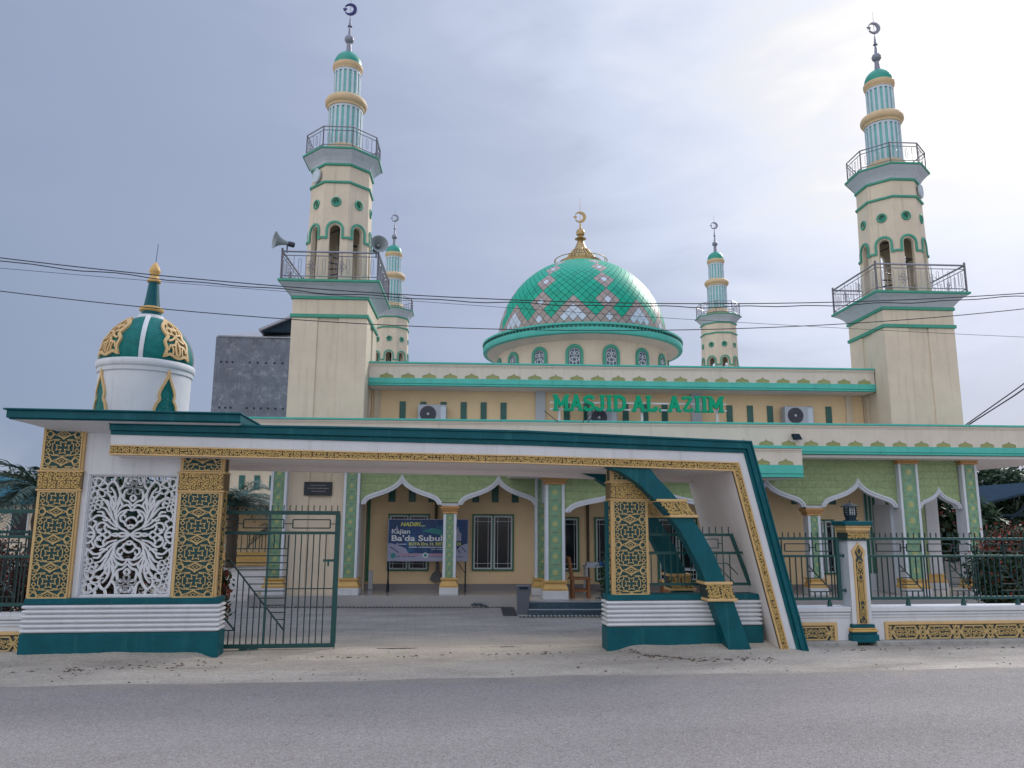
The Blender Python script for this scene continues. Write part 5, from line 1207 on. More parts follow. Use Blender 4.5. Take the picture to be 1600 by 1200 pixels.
def tmap(t, a, s0, k, d0):       # flat ribbon strips wrapped on the turret dome; x -> angle, z -> distance up the dome
    q = MB(); out = []
    for x, y, z in t.v:
        s = s0 + z * k; i = int(s); r = TD[max(0, min(len(TD) - 1, i))][0]; out.append(tsf(a + x / max(.3, r), max(0, min(len(TD) - 2, s)), d0 - y))
    q.add(out, t.f); return q
for k in range(4):
    a = a0 + (k + .5) * PI / 2
    t = MB(); sil = [(0, .66), (.07, .60), (.17, .52), (.20, .42), (.16, .34), (.25, .26), (.23, .14), (.27, .02), (.17, .06), (.0, .0)]; sil = sil + [(-x, z) for x, z in sil[::-1][1:-1]]
    t.ribbon(cat(sil, 3, True), .05, 0, .05, True)
    for sx in (-1, 1):
        for L in ([(0, .62), (sx * .08, .54), (sx * .03, .47), (0, .5)], [(0, .45), (sx * .12, .48), (sx * .14, .40), (sx * .05, .38)], [(0, .36), (sx * .08, .30), (sx * .18, .27)], [(0, .3), (sx * .06, .22), (sx * .16, .20), (sx * .2, .12)], [(sx * .03, .05), (sx * .05, .15), (sx * .03, .25)], [(sx * .12, .05), (sx * .10, .14), (sx * .13, .2)]): t.ribbon(cat(L, 4), .028, .005, .04)
    t.ribbon(circ(0, .42, .06, 10), .02, .003, .04, True); t.ribbon([(0, .02), (0, .36)], .03, .005, .04)
    q = tmap(t, a, 3.0, 31, .05); q.part('gold_ornament', 'gold_band', td)
    a2 = a0 + (k + .5) * PI / 2 - R(9)
    N_ = [(-.26, -.02), (-.24, .14), (-.20, .28), (-.145, .36), (-.16, .46), (-.13, .56), (-.07, .68), (-.02, .79), (0, .90)]; oc = N_ + [(-x, z) for x, z in N_[::-1][1:]]
    cyl = lambda L, d: [(tc_[0] + (.885 + d) * cos(a2 + x / .885), tc_[1] + (.885 + d) * sin(a2 + x / .885), 4.03 + z) for x, z in L]
    t = MB(); t.ribbon(cat(oc, 3), .045, 0, .04); q = MB(); q.add([(tc_[0] + (.885 + .035 - y) * cos(a2 + x / .885), tc_[1] + (.885 + .035 - y) * sin(a2 + x / .885), 4.03 + z) for x, y, z in t.v], t.f); q.part('niche_trim', 'gold_band', tb)
    q = MB(); m = len(N_)
    vs = cyl(N_, .008) + cyl([(0, z) for x, z in N_], .012) + cyl([(-x, z) for x, z in N_], .008); q.add(vs, [(i, m + i, m + i + 1, i + 1) for i in range(m - 1)] + [(m + i, 2 * m + i, 2 * m + i + 1, m + i + 1) for i in range(m - 1)]); q.part('niche', 'teal_rough', tb)
mb = MB(); mb.sweep(tc_, [(.28, 6.0), (.265, 6.06), (.25, 6.10), (.20, 6.11)], 32); mb.part('collar', 'white', tu)
mb = MB(); mb.sweep(tc_, [(.19, 6.10), (.19, 6.19)], 28); mb.sweep(tc_, [(.165, 6.27), (.13, 6.50), (.10, 6.79)], 28); mb.part('spire', 'teal_dark', tu)
mb = MB(); mb.sweep(tc_, [(.19, 6.18), (.235, 6.20), (.245, 6.23), (.235, 6.26), (.17, 6.285)], 28); mb.part('ring', 'gold_paint', tu)
mb = MB(); mb.sweep(tc_, [(.10, 6.77), (.135, 6.78), (.14, 6.81), (.12, 6.84), (.085, 6.90), (.095, 6.96), (.115, 6.99), (.115, 7.02), (.085, 7.09), (.04, 7.16), (.0, 7.20)], 16); mb.part('finial', 'gold_paint', tu)
mb = MB(); mb.tube([(tc_[0], tc_[1], 7.17), (tc_[0] + .02, tc_[1], 7.56)], .006, 5); mb.part('rod', 'dark_metal', tu)

# ------------------------------------------------------------------ things on the porch
bn = thing('banner', 'blue event banner on a dark stand in front of the left porch window', 'banner', (-1.32, 22.3, FZ))
b0, b1, bz0, bz1, bv = -2.425, -.19, 1.115, 2.25, 22.30
mb = MB()
for u in (b0 + .02, b1 - .05):
    mb.box(u - .02, u + .02, bv + .02, bv + .06, FZ, 2.24); mb.prism_x([(bv - .25, FZ), (bv - .21, FZ), (bv + .04, FZ + .42), (bv + .02, FZ + .46)], u - .015, u + .015); mb.prism_x([(bv + .30, FZ), (bv + .26, FZ), (bv + .04, FZ + .42), (bv + .06, FZ + .46)], u - .015, u + .015)
mb.part('stand', 'dark_metal', bn)
mb = MB(); mb.ribbon([(b1 - .06, .78), (b1 - .3, 1.1)], .02, bv + .02, bv + .04); mb.part('stay', 'dark_metal', bn)
mb = MB(); mb.box(b0 - .02, b1 + .02, bv, bv + .015, bz0 - .02, bz1 + .02); mb.part('border', 'banner_pale', bn)
mb = MB(); mb.box(b0, b1, bv - .004, bv - .001, bz0 + .20, bz1); sheet = mb.part('sheet', 'banner_blue', bn)
BW, BH = b1 - b0, bz1 - bz0
bx = lambda x: b0 + x * BW; bz = lambda y: bz0 + y * BH
mb = MB(); mb.box(b0, b1, bv - .004, bv - .001, bz0, bz0 + .198)
mb.prism([(bx(0), bz(.17)), (bx(.26), bz(.17)), (bx(.22), bz(.30)), (bx(.12), bz(.37)), (bx(.04), bz(.42)), (bx(0), bz(.42))], bv - .006, bv - .0045)
mb.prism([(bx(.80), bz(.17)), (bx(1), bz(.17)), (bx(1), bz(.42)), (bx(.93), bz(.38)), (bx(.86), bz(.26))], bv - .006, bv - .0045); mb.part('pale_border', 'banner_pale', sheet)
mb = MB()
for i in range(24):
    for s, (xa, xb) in enumerate(((0.02, .24), (.83, .99))):
        x = xa + (xb - xa) * ((i * 7) % 24) / 24; y = .20 + .16 * ((i * 5) % 12) / 12 * (1 if s else .9); r = .018
        if (s == 0 and y > .40 - x * .9) or (s == 1 and y > .18 + (x - .8) * 1.1): continue
        mb.prism([(bx(x) + r * cos(k * PI / 2), bz(y) + r * sin(k * PI / 2)) for k in range(4)], bv - .008, bv - .0065)
mb.part('lace_dots', 'banner_blue', sheet)
def text(s, x0, x1, y, h, mt, parent, vf, bold=0.0, shear=0.0, fr=FM):
    cu = bpy.data.curves.new('t', 'FONT'); cu.body = s; cu.offset = bold; cu.shear = shear; cu.size = 1; cu.resolution_u = 3
    o = bpy.data.objects.new('t', cu); COL.objects.link(o); bpy.context.view_layer.update()
    me = bpy.data.meshes.new_from_object(o); bpy.data.objects.remove(o)
    co = np.array([v.co[:] for v in me.vertices]); lo, hi = co.min(0), co.max(0)
    r = parent
    while r.parent: r = r.parent
    B = BASE[r]
    for v in me.vertices: v.co = (x0 + (v.co.x - lo[0]) / (hi[0] - lo[0]) * (x1 - x0) - B[0], vf - B[1], y + (v.co.y - lo[1]) / (hi[1] - lo[1]) * h - B[2])
    me.materials.clear(); me.materials.append(M[mt]); me.name = 'lettering'
    q = bpy.data.objects.new('lettering', me); COL.objects.link(q); q.parent = parent; q['label'] = 'words ' + s.strip('. '); return q
tv = bv - .009
text('HADIRI....', bx(.15), bx(.46), bz(.84), .115, 'banner_yellow', sheet, tv, .03, .25)
text('Kajian', bx(.04), bx(.27), bz(.62), .17, 'banner_white', sheet, tv, .02)
text("Ba'da Subuh", bx(.04), bx(.72), bz(.475), .17, 'banner_white', sheet, tv - .001, .025)
text('Bersama:', bx(.10), bx(.23), bz(.385), .04, 'banner_white', sheet, tv, .02, .2)
text('BUYA Drs. H. RIST', bx(.26), bx(.70), bz(.37), .085, 'banner_yellow', sheet, tv, .03)
text('DI', bx(.87), bx(.915), bz(.37), .085, 'banner_yellow', sheet, tv, .03)
def dashes(x0, x1, y, h, mt, seed):
    rg = random.Random(seed); mb = MB(); x = x0
    while x < x1:
        w = rg.uniform(.006, .016)
        if rg.random() < .86: mb.box(bx(x), bx(min(x1, x + w)), tv, tv + .003, bz(y), bz(y) + h * rg.uniform(.7, 1))
        x += w + .004
    mb.part('small_print', mt, sheet)
dashes(.26, .70, .315, .030, 'banner_white', 1); dashes(.52, .70, .27, .02, 'banner_white', 2); dashes(.11, .40, .13, .045, 'banner_pink', 3); dashes(.52, .76, .13, .045, 'banner_pink', 4); dashes(.11, .36, .085, .022, 'plaque', 5); dashes(.52, .96, .085, .022, 'plaque', 6)
mb = MB(); mb.prism([(bx(.065) + .075 * cos(a), bz(.12) + .08 * sin(a)) for a in [PI / 2 + 2 * PI * i / 8 for i in range(8)]], tv, tv + .003); mb.part('emblem', 'banner_teal', sheet)
mb = MB(); mb.prism(circ(bx(.47), bz(.13), .075, 20), tv, tv + .003); mb.part('emblem', 'banner_white', sheet)
mb = MB(); mb.prism(circ(bx(.47), bz(.13), .045, 16), tv - .003, tv - .001); mb.part('emblem', 'banner_teal', sheet)
mb = MB()
for s, x, y, k in ((1, .105, .70, 1), (1, .875, .62, 1.4)):
    X = lambda a, b: (bx(x) + a * .05 * k, bz(y) + b * .17 * k)
    mb.prism([X(-.6, 0), X(.6, 0), X(.6, .6), X(.35, .7), X(0, 1.15), X(-.35, .7), X(-.6, .6)], tv, tv + .003)
mb.part('printed_minaret', 'banner_pale', sheet)
mb = MB(); mb.prism([(bx(.42), bz(.72)), (bx(.55), bz(.80)), (bx(.66), bz(.76)), (bx(.70), bz(.60)), (bx(.58), bz(.66))], tv + .001, tv + .004); mb.part('printed_light', 'banner_teal', sheet)
mb = MB(); mb.prism([(bx(.85), bz(.48)), (bx(.92), bz(.48)), (bx(.92), bz(.66)), (bx(.885), bz(.74)), (bx(.86), bz(.66))], tv - .002, tv); mb.part('printed_figure', 'banner_pale', sheet)

bi = thing('trash_bin', 'grey plastic bin with lid standing beside the porch steps', 'bin', (1.22, 19.5, 0))
mb = MB(); prof = [(.135, .0), (.165, .60)]
mb.add([(1.22 + sx * a, 19.5 + sy * a * .9, z) for a, z in ((.135, 0), (.165, .60), (.18, .601), (.18, .63), (.165, .632), (.15, .64)) for sx, sy in ((-1, -1), (1, -1), (1, 1), (-1, 1))], [(4 * i + k, 4 * i + (k + 1) % 4, 4 * i + 4 + (k + 1) % 4, 4 * i + 4 + k) for i in range(5) for k in range(4)] + [(3, 2, 1, 0)]); mb.part('body', 'bin_plastic', bi, bevel=.012)
mb = MB(); mb.box(1.05, 1.39, 19.34, 19.66, .642, .675); mb.part('lid', 'bin_plastic', bi, bevel=.015)
mb = MB(); mb.box(1.12, 1.32, 19.318, 19.338, .60, .64); mb.part('handle', 'dark_metal', bi)
def grate(u0, u1, v0, v1, lab):
    t = thing('drain_grate', lab, 'drain', (u0, v0, 0), FM, 'drain grates in front of the porch')
    mb = MB(); mb.box(u0, u1, v0, v1, -.05, .004); mb.part('channel', 'drain', t)
    mb = MB(); x = u0 + .03
    while x < u1 - .05: mb.box(x, x + .045, v0 + .01, v1 - .01, .004, .03); x += .10
    mb.part('bars', 'concrete', t)
grate(-5.8, 1.0, 20.80, 20.98, 'long drain grate along the foot of the porch edge'); grate(1.1, 7.4, 18.80, 19.0, 'drain grate in front of the dark tiled steps')
mb = MB(); mb.box(.72, 1.06, 19.1, 20.8, -.01, .012); dc_ = mb.struct('drain_cover', 'drain', FM); props(dc_, 'dark metal drain cover running beside the bin', 'drain cover'); del dc_['kind']
# rag on the drain
mb = MB()
for k in range(9): a = k * .7; mb.tube([(-.05 + .09 * cos(a) + .02 * k, 20.85 + .05 * sin(a), .03 + .02 * (k % 3)), (.10 + .1 * cos(a + 1), 20.85, .10), (.22 + .02 * k, 20.83 + .05 * sin(a), .03)], .018, 5)
o = bpy.data.objects.new('cloth_scrap', mb.mesh('cloth_scrap', 'plaque', (0, 20.85, 0))); COL.objects.link(o); o.location = FM.w(0, 20.85, 0); o.rotation_euler = (0, 0, FM.yaw); props(o, 'dark crumpled rag lying on the long drain grate', 'rag')
mb = MB(); mb.prism([(-1.28, .55), (-1.2, .72), (-1.1, .80), (-1.09, 1.08), (-1.02, 1.08), (-1.0, .80), (-.88, .68), (-.84, .56), (-.95, .50), (-1.12, .47)], 22.82, 22.868); o = mb.part('cement_patch', 'clump', mosque)

ch = thing('chair', 'brown wooden chair on the porch beside the big column', 'chair', (2.75, 20.7, FZ))
mb = MB(); z = FZ; mb.box(2.50, 3.06, 20.5, 20.95, z + .46, z + .51); mb.part('seat', 'wood', ch, bevel=.01)
for x, y in ((2.98, 20.53), (2.98, 20.88)): mb = MB(); mb.box(x, x + .06, y, y + .05, z, z + .458); mb.part('leg', 'wood', ch)
for y in (20.53, 20.88): mb = MB(); mb.prism([(2.56, z), (2.64, z), (2.62, z + .46), (2.53, z + 1.04), (2.46, z + 1.04), (2.56, z + .46)], y, y + .05); mb.part('leg', 'wood', ch)
mb = MB(); mb.prism([(2.55, z + .6), (2.57, z + .6), (2.50, z + 1.02), (2.48, z + 1.02)], 20.58, 20.88); mb.part('backrest', 'wood', ch)
mb = MB(); mb.box(2.62, 2.98, 20.55, 20.57, z + .15, z + .21); mb.box(2.62, 2.98, 20.90, 20.92, z + .15, z + .21); mb.part('stretcher', 'wood', ch)
def table(u, v, w, d, h, mt, lab, z=FZ):
    t = thing('table', lab, 'table', (u, v, z)); mb = MB(); mb.box(u - w / 2, u + w / 2, v - d / 2, v + d / 2, z + h - .04, z + h); mb.part('table_top', mt, t, bevel=.006)
    for sx in (-1, 1):
        for sy in (-1, 1): mb = MB(); x, y = u + sx * (w / 2 - .05), v + sy * (d / 2 - .05); mb.box(x - .022, x + .022, y - .022, y + .022, z, z + h - .041); mb.part('leg', mt, t)
    return t
table(3.45, 21.6, .85, .6, .76, 'desk_grey', 'pale metal table on the porch behind the wooden chair')
bb = thing('box', 'white and blue box on the pale porch table', 'box', (3.2, 21.5, 1.03)); mb = MB(); mb.box(3.08, 3.42, 21.4, 21.7, 1.031, 1.13); mb.part('tray', 'desk_grey', bb); mb = MB(); mb.box(3.43, 3.75, 21.42, 21.65, 1.031, 1.15); mb.part('cloth', 'blue_cloth', bb)
table(5.9, 20.8, 1.1, .6, .74, 'desk_grey', 'pale table on the porch seen through the gateway fence')
cx = thing('chest', 'brown wooden box on the porch seen through the gateway fence', 'box', (5.2, 20.4, FZ)); mb = MB(); mb.box(4.9, 5.6, 20.3, 20.6, FZ, FZ + .42); mb.part('case', 'wood', cx, bevel=.01); mb = MB(); mb.box(4.87, 5.63, 20.27, 20.63, FZ + .421, FZ + .46); mb.part('lid', 'gold_paint', cx)

# ------------------------------------------------------------------ overhead cables
def cable(lab, co, v, r, u0=-45, u1=45, n=60, wob=0):
    mb = MB(); mb.tube([(u, v + .03 * sin(u * 3) * wob, co[0] * u * u + co[1] * u + co[2] + wob * .012 * sin(u * 5)) for u in [u0 + (u1 - u0) * i / n for i in range(n + 1)]], r, 5)
    o = bpy.data.objects.new('power_cable', mb.mesh('power_cable', 'cable', (0, v, 5))); COL.objects.link(o); o.location = FG.w(0, v, 5); o.rotation_euler = (0, 0, FG.yaw); props(o, lab, 'cable', 'overhead cables above the road')
cable('uppermost of the twisted pair of overhead cables', (5.74e-3, -1.602e-2, 5.818), 12.0, .0085, -14, 16)
cable('lower one of the twisted pair of overhead cables', (5.80e-3, -1.671e-2, 5.793), 12.1, .0085, -14, 16, 120, 1)
cable('thin faint overhead cable falling to the right', (1.24e-3, -3.51e-2, 5.803), 12.3, .004, -14, 16)
cable('lowest overhead cable sagging across the dome foot', (6.85e-3, -7.47e-3, 5.357), 12.2, .0075, -14, 16)
for k, (x0, x1) in enumerate(((0, 0), (.25, .02), (.1, .35))):
    mb = MB(); mb.tube([(14.9 + x0 * .3, 24, 4.75 + x0 * .1), (17.6, 24, 6.35 + x1 * .45), (21, 24, 8.6 + x1 * .6)], .02, 5); o = bpy.data.objects.new('power_cable', mb.mesh('power_cable', 'cable', (15, 24, 5))); COL.objects.link(o); o.location = FM.w(15, 24, 5); o.rotation_euler = (0, 0, FM.yaw)
    props(o, ('lowest', 'straightest', 'steepest')[k] + ' dark cable of the bundle rising to the right edge from behind the porch roof', 'cable', 'cable bundle right of the right front minaret')
mb = MB()
for a, b in (((-.35, .27), (0, 0)), ((.9, .28), (.62, 0)), ((1.05, .3), (.75, 0))): mb.tube([(2.1 + a[0], 19.4, 3.95 + .8 + a[1]), (2.1 + b[0], 19.4, 3.95 + .78)], .012, 4)
wv = mb.part('bare_wire', 'cable', mosque)

# ------------------------------------------------------------------ plants
def leaves(n, centre, rad, size, mats, wts, hollow=.55, shape=None, seed=0, clumps=22):
    rg = np.random.default_rng(seed)
    cc = rg.normal(size=(clumps, 3)); cc /= np.linalg.norm(cc, axis=1)[:, None]; cc[:, 2] = np.abs(cc[:, 2]) * 1.15 - .25 if shape != 'ball' else cc[:, 2]; cc *= rg.uniform(.5, .85, (clumps, 1))
    idx = rg.integers(0, clumps, n); p = cc[idx] + rg.normal(size=(n, 3)) * .19
    p = p * np.array(rad) + np.array(centre)
    a = rg.normal(size=(n, 3)); a /= np.linalg.norm(a, axis=1)[:, None]; b = np.cross(a, rg.normal(size=(n, 3))); b /= np.linalg.norm(b, axis=1)[:, None]
    s = size * rg.uniform(.6, 1.3, (n, 1)); vs = np.stack([p - a * s, p + b * s * .42, p + a * s, p - b * s * .42], 1).reshape(-1, 3)
    mi = rg.choice(len(mats), n, p=wts)
    top = (p[:, 2] - centre[2]) / rad[2]
    return vs, mi, top
def foliage(nm, parent, vs, mi, mats, base):
    me = bpy.data.meshes.new(nm); n = len(vs) // 4; me.vertices.add(len(vs)); me.vertices.foreach_set('co', (vs - np.array(base)).ravel()); me.loops.add(len(vs)); me.loops.foreach_set('vertex_index', np.arange(len(vs)))
    me.polygons.add(n); me.polygons.foreach_set('loop_start', np.arange(0, len(vs), 4)); me.polygons.foreach_set('loop_total', np.full(n, 4)); me.polygons.foreach_set('material_index', mi)
    for k in mats: me.materials.append(M[k])
    me.update(); o = bpy.data.objects.new(nm, me); COL.objects.link(o); o.parent = parent; return o
def bush(u, v, w, h, lab, mats=('leaf_dark', 'leaf_mid', 'leaf_red'), wts=(.5, .35, .15), n=3500, size=.045, fr=FG, red_top=.0, z0=0, grp=None, cat_='bush', nm='bush', clumps=26):
    t = thing(nm, lab, cat_, (u, v, z0), fr, grp); B = (u, v, z0)
    vs, mi, top = leaves(n, (u, v, z0 + h * .5), (w / 2, w / 2 * .8, h / 2), size, mats, wts, seed=int(abs(u * 100)) + 1, clumps=clumps, shape='ball')
    if red_top: mi = np.where((top > .55) & (np.random.default_rng(2).random(len(mi)) < red_top), len(mats) - 1, mi)
    foliage('foliage', t, vs, mi, mats, B)
    mb = MB()
    for k in range(6):
        a = k * 1.05; mb.tube([(u, v, z0), (u + .15 * w * cos(a), v + .15 * w * sin(a), z0 + h * .4), (u + .3 * w * cos(a), v + .3 * w * sin(a), z0 + h * .8)], [.03, .02, .008], 5)
    mb.part('stem', 'bark', t); return t
bush(13.75, 16.6, 2.1, 2.1, 'big round bush with red new leaves behind the right fence', n=26000, size=.055, red_top=.45, wts=(.62, .30, .08), clumps=110)
bush(-8.0, 16.4, 1.5, 2.1, 'maroon leaved bush behind the left fence', mats=('leaf_dark', 'leaf_maroon', 'leaf_red'), wts=(.35, .5, .15), n=6000)
bush(-6.35, 17.4, 1.7, 2.3, 'dark shrub with red flowers behind the carved screen', mats=('leaf_dark', 'leaf_maroon', 'leaf_red'), wts=(.6, .3, .1), n=7000)
bush(-6.95, 19.6, 2.5, 3.7, 'dark green shrub behind the carved screen', mats=('leaf_dark', 'leaf_mid', 'leaf_maroon'), wts=(.6, .35, .05), n=15000, size=.06, clumps=60)
bush(-4.05, 16.5, .7, 1.5, 'small shrub with red leaves beside the sliding gate', mats=('leaf_mid', 'leaf_mid', 'leaf_red'), wts=(.3, .3, .4), n=1800, size=.06)
bush(3.28, 18.75, .62, 1.65, 'narrow green shrub on the steps half hidden by the right gate pillar', n=1800, size=.045, wts=(.5, .5, 0), fr=FM)
bush(7.6, 15.6, .5, .8, 'small green shrub behind the slanted leg', n=900, size=.04, wts=(.5, .5, 0))
# seen through the right minaret's arch and beyond
def tree(u, v, h, cr, lab, n=7000, size=.16, grp='trees beyond the mosque', mats=('leaf_dark', 'leaf_mid'), wts=(.65, .35), fr=FM, clumps=50):
    t = thing('tree', lab, 'tree', (u, v, 0), fr, grp)
    vs, mi, top = leaves(n, (u, v, h - cr * .75), (cr, cr, cr * .8), size, mats, wts, seed=int(abs(u * 37 + v)), clumps=clumps, shape='ball'); foliage('crown', t, vs, mi, mats, (u, v, 0))
    mb = MB(); mb.tube([(u, v, 0), (u + .1, v, h * .3), (u, v, h * .6)], [.16, .13, .08], 8); rg = random.Random(int(u))
    for k in range(7): a = rg.uniform(0, 6.28); mb.tube([(u + .05, v, h * .45), (u + cr * .3 * cos(a), v + cr * .3 * sin(a), h * .62), (u + cr * .65 * cos(a), v + cr * .65 * sin(a), h * .8)], [.07, .05, .02], 5)
    mb.part('trunk', 'bark', t); return t
tree(18.6, 30.5, 3.2, 1.7, 'small leafy tree seen through the narrow arch under the right minaret'); tree(16.2, 27.2, 2.9, 1.4, 'leafy tree seen behind the pale rear posts of the right minaret', mats=('leaf_dark', 'leaf_mid', 'leaf_red'), wts=(.6, .33, .07)); tree(20.3, 31, 2.9, 1.2, 'green tree just right of the outermost tiled column')
tree(30.5, 44, 5.4, 2.0, 'dark treetop above the shed roof at the right edge'); tree(26.5, 46, 4.6, 1.6, 'dark tree beyond the shed roof right of the outer column'); tree(34, 48, 5.6, 2.6, 'tall tree farther right behind the shed')
tree(-15.5, 40, 4.0, 1.8, 'dark tree beside the palm behind the gateway'); tree(-30, 52, 5.0, 2.4, 'dark tree behind the teal roofed house')

def palm(u, v, h, lab, n=22, L=2.0, fr=FM, mt='palm_leaf', seed=1, droop=.9):
    t = thing('palm_tree', lab, 'palm', (u, v, 0), fr, 'palms in the mosque yard'); rg = random.Random(seed)
    mb = MB(); mb.sweep((u, v), [(.24 + .03 * (k % 2), h * k / 14) for k in range(15)], 12); mb.part('trunk', 'bark', t)
    for i in range(n):
        a = i * 2.4 + rg.uniform(-.2, .2); up = rg.uniform(.25, 1.25); ln = L * rg.uniform(.8, 1.1); P = []
        for k in range(13):
            s = k / 12; r = ln * s * cos(up * (1 - .25 * s)); z = ln * (sin(up) * s - droop * s * s * (1.0 - .35 * up)); P.append(Vector((u + r * cos(a), v + r * sin(a), h + z)))
        mb = MB(); mb.tube(P, [.022 * (1 - .8 * k / 12) for k in range(13)], 4)
        for k in range(1, 13):
            for q in (0, .33, .66):
                if k + q > 12: continue
                p = P[k].lerp(P[min(12, k + 1)], q); d = (P[min(12, k + 1)] - P[k - 1]).normalized(); sd = d.cross(Vector((0, 0, 1))).normalized(); ll = ln * .24 * math.sin(PI * min(1, .12 + .85 * (k + q) / 13)) + .05
                for s in (-1, 1):
                    e = p + (sd * s * .8 + d * .65 + Vector((0, 0, rg.uniform(-.35, .1)))).normalized() * ll; m_ = p.lerp(e, .5) + Vector((0, 0, .03)); w = Vector((0, 0, 1)).cross(e - p).normalized() * .017 + Vector((0, 0, .008))
                    mb.add([p, m_ + w, e, m_ - w], [(0, 1, 2, 3)])
        mb.part('frond', mt, t)
    return t
palm(-11.25, 37.0, 2.75, 'date palm beside the yellow yard wall behind the sliding gate', 40, 2.7, seed=3); palm(-9.3, 39.3, 1.6, 'low palm clump right of the date palm behind the sliding gate', 26, 1.8, seed=5)
palm(-10.75, 20.0, 2.75, 'palm with arching fronds behind the left edge pillar', 30, 2.1, seed=8); palm(-11.4, 26.0, 1.9, 'short palm between the left edge palm and the gateway', 22, 1.9, seed=12)

# ------------------------------------------------------------------ buildings round about
wg = thing('side_building', 'low cream building with green shutters behind the palms', 'building', (-10.8, 42, 0))
def wp(nm, mt, *bx, root=wg, bevel=0):
    mb = MB()
    for b in bx: mb.box(*b)
    return mb.part(nm, mt, root, bevel=bevel)
wp('wall', 'cream', (-16, -6.0, 42, 50, 0, 5.1)); wp('lower_wall', 'ochre_wall', (-15, -6.05, 41.98, 41.999, 0, 2.8)); wp('canopy', 'cream_trim', (-15.5, -6.1, 39.9, 41.99, 2.9, 3.25)); wp('roof_edge', 'mint', (-16.3, -5.9, 41.6, 50.2, 5.1, 5.35)); wp('fence_wall', 'gold_paint', (-15, -6.2, 38.6, 38.8, 0, .62))
for k in range(11): x = -15.0 + k * .80; wp('shutter', 'shutter_green', (x, x + .30, 41.95, 41.979, 3.75, 4.5))
for k in range(30): x = -14.8 + k * .29; wp('bar', 'iron_dark', (x, x + .03, 38.66, 38.70, .62, 1.45))
wp('rail', 'iron_dark', (-15, -6.2, 38.66, 38.70, 1.45, 1.50))
tk = thing('swiftlet_house', 'bare grey rendered tower building with rows of small holes behind the left minaret', 'building', (-11, 58, 0), FG)
mb = MB(); mb.box(-14.5, -6.5, 55, 63, 0, 14.86); tb_ = mb.part('wall', 'tank_concrete', tk)
for z, xs in ((13.05, (-14.05, -13.66, -13.27, -12.1, -11.55, -10.98, -10.4, -9.85, -9.3)), (9.80, (-13.95, -13.55, -13.2, -12.1, -11.6, -11.15, -10.65, -10.15, -9.65))):
    for x in xs: mb = MB(); mb.add([(x + .085 * cos(a), 54.995, z + .085 * sin(a)) for a in [2 * PI * i / 10 for i in range(10)]], [list(range(10))]); mb.part('vent_hole', 'glass_dark', tb_)
mb = MB(); mb.add([(-14.35, 55.0, 14.9), (-6.4, 55.0, 14.9), (-6.4, 60, 17.0), (-12.4, 60, 16.62), (-15.55, 60, 16.10)], [(0, 1, 2, 3, 4)]); mb.add([(-14.35, 55.0, 14.87), (-6.4, 55, 14.87), (-6.4, 63, 14.87), (-14.35, 63, 14.87)], [(0, 1, 2, 3)])
mb.prism([(-14.4, 14.88), (-6.4, 14.88), (-6.4, 14.95), (-14.4, 14.95)], 54.9, 55.0); rf_ = mb.part('roof', 'roof_metal', tk)
mb = MB(); mb.prism([(-11.8, 15.8), (-9.0, 17.2), (-5.6, 15.8)], 57, 62.5); mb.part('gable', 'dark_metal', rf_); mb = MB(); mb.ribbon([(-12.0, 15.85), (-9.0, 17.3), (-5.4, 15.85)], .16, 56.7, 62.6); mb.part('barge_board', 'roof_metal', rf_)
hl = thing('house', 'low house with teal blue hipped roof at the left edge', 'house', (-24.5, 42, 0))
mb = MB(); mb.box(-32, -20.8, 41, 46, 0, 2.95); mb.part('wall', 'cream', hl)
for x in (-24.8, -23.2, -21.9): mb = MB(); mb.box(x - .45, x + .45, 40.95, 40.999, 1.2, 2.5); w_ = mb.part('window', 'white', hl); mb = MB(); mb.box(x - .38, x + .38, 40.93, 40.949, 1.27, 2.43); mb.part('pane', 'glass_dark', hl)
mb = MB(); mb.add([(-33, 40.2, 3.0), (-20.2, 40.2, 3.0), (-20.2, 46.8, 3.0), (-33, 46.8, 3.0), (-29.5, 43.5, 4.6), (-26.6, 43.5, 4.6)], [(0, 1, 5, 4), (1, 2, 5), (2, 3, 4, 5), (3, 0, 4), (3, 2, 1, 0)]); mb.box(-33.05, -20.15, 40.15, 46.85, 2.88, 2.998); mb.part('roof', 'roof_teal', hl)
sd = thing('shed', 'dark open sided shed with curved trusses at the right edge', 'shed', (27, 36, 0))
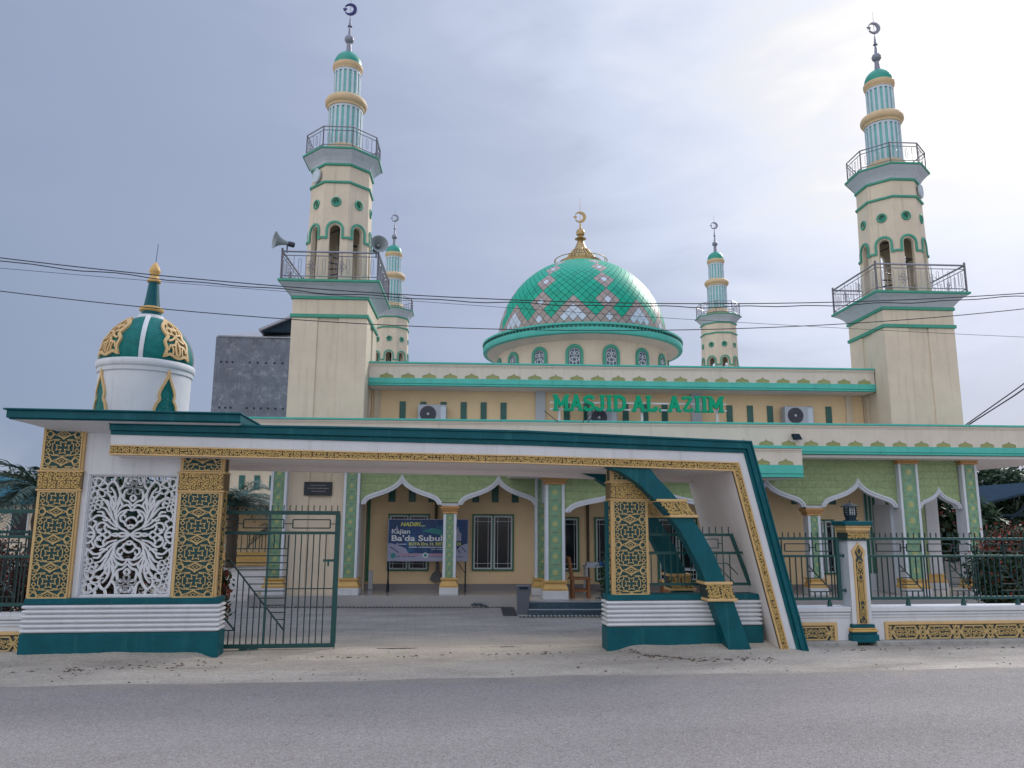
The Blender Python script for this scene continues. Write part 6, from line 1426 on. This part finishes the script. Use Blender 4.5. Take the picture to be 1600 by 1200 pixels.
mb = MB(); mb.prism([(21.0, 2.85), (23.5, 3.15), (26, 3.75), (29, 4.3), (32, 4.5), (32, 4.42), (29, 4.2), (26, 3.65), (23.5, 3.05), (21.0, 2.75)], 34.6, 44); mb.part('roof', 'shed_sheet', sd)
for y in (34.7, 38, 41): 
    mb = MB(); mb.tube([(21.2, y, 2.5), (24, y, 2.55), (32, y, 2.62)], .06, 6); mb.part('beam', 'dark_metal', sd)
    mb = MB(); mb.tube([(24.2, y, .0), (24.25, y, 1.7), (24.6, y, 2.4), (25.6, y, 3.1), (27.5, y, 3.7)], .07, 6); mb.part('truss', 'dark_metal', sd)
    mb = MB(); mb.tube([(21.6, y, 0), (21.6, y, 2.9)], .06, 6); mb.part('post', 'dark_metal', sd)
h2 = thing('house', 'grey shingle roofed house under the dark shed', 'house', (30, 50, 0))
mb = MB(); mb.box(26.5, 40, 48, 55, 0, 2.2); mb.part('wall', 'cream', h2); mb = MB(); mb.add([(25.8, 47.3, 2.15), (41, 47.3, 2.15), (41, 56, 2.15), (25.8, 56, 2.15), (29, 51.5, 3.8), (38, 51.5, 3.8)], [(0, 1, 5, 4), (1, 2, 5), (2, 3, 4, 5), (3, 0, 4), (3, 2, 1, 0)]); mb.part('roof', 'roof_shingle', h2)
# low green horizon behind everything
vs, mi, top = [], [], []
H = []
for k in range(40):
    u = -150 + k * 8.0; h = 4.2 + 2.0 * math.sin(k * 1.7) * math.sin(k * .6)
    a, b, c_ = leaves(900, (u, 120 + 8 * math.sin(k), h * .55), (6.5, 4, h * .6), .55, (0, 1), (.6, .4), seed=k, clumps=24, shape='ball'); vs.append(a); mi.append(b)
o = foliage('woods', None, np.concatenate(vs), np.concatenate(mi), ('leaf_dark', 'leaf_mid'), (0, 120, 0)); o.location = (0, 120, 0); props(o, 'distant belt of trees low on the horizon', 'woods', None, 'stuff')
# boundary wall and yard plants right of the mosque, seen between the columns
yw = thing('yard_wall', 'low pale wall behind the right minaret columns', 'wall', (17, 30, 0)); mb = MB(); mb.box(14.2, 24, 29, 29.2, 0, 1.1); mb.part('wall', 'concrete', yw); mb = MB(); mb.box(14.15, 24.05, 28.96, 29.24, 1.1, 1.18); mb.part('coping', 'concrete', yw)
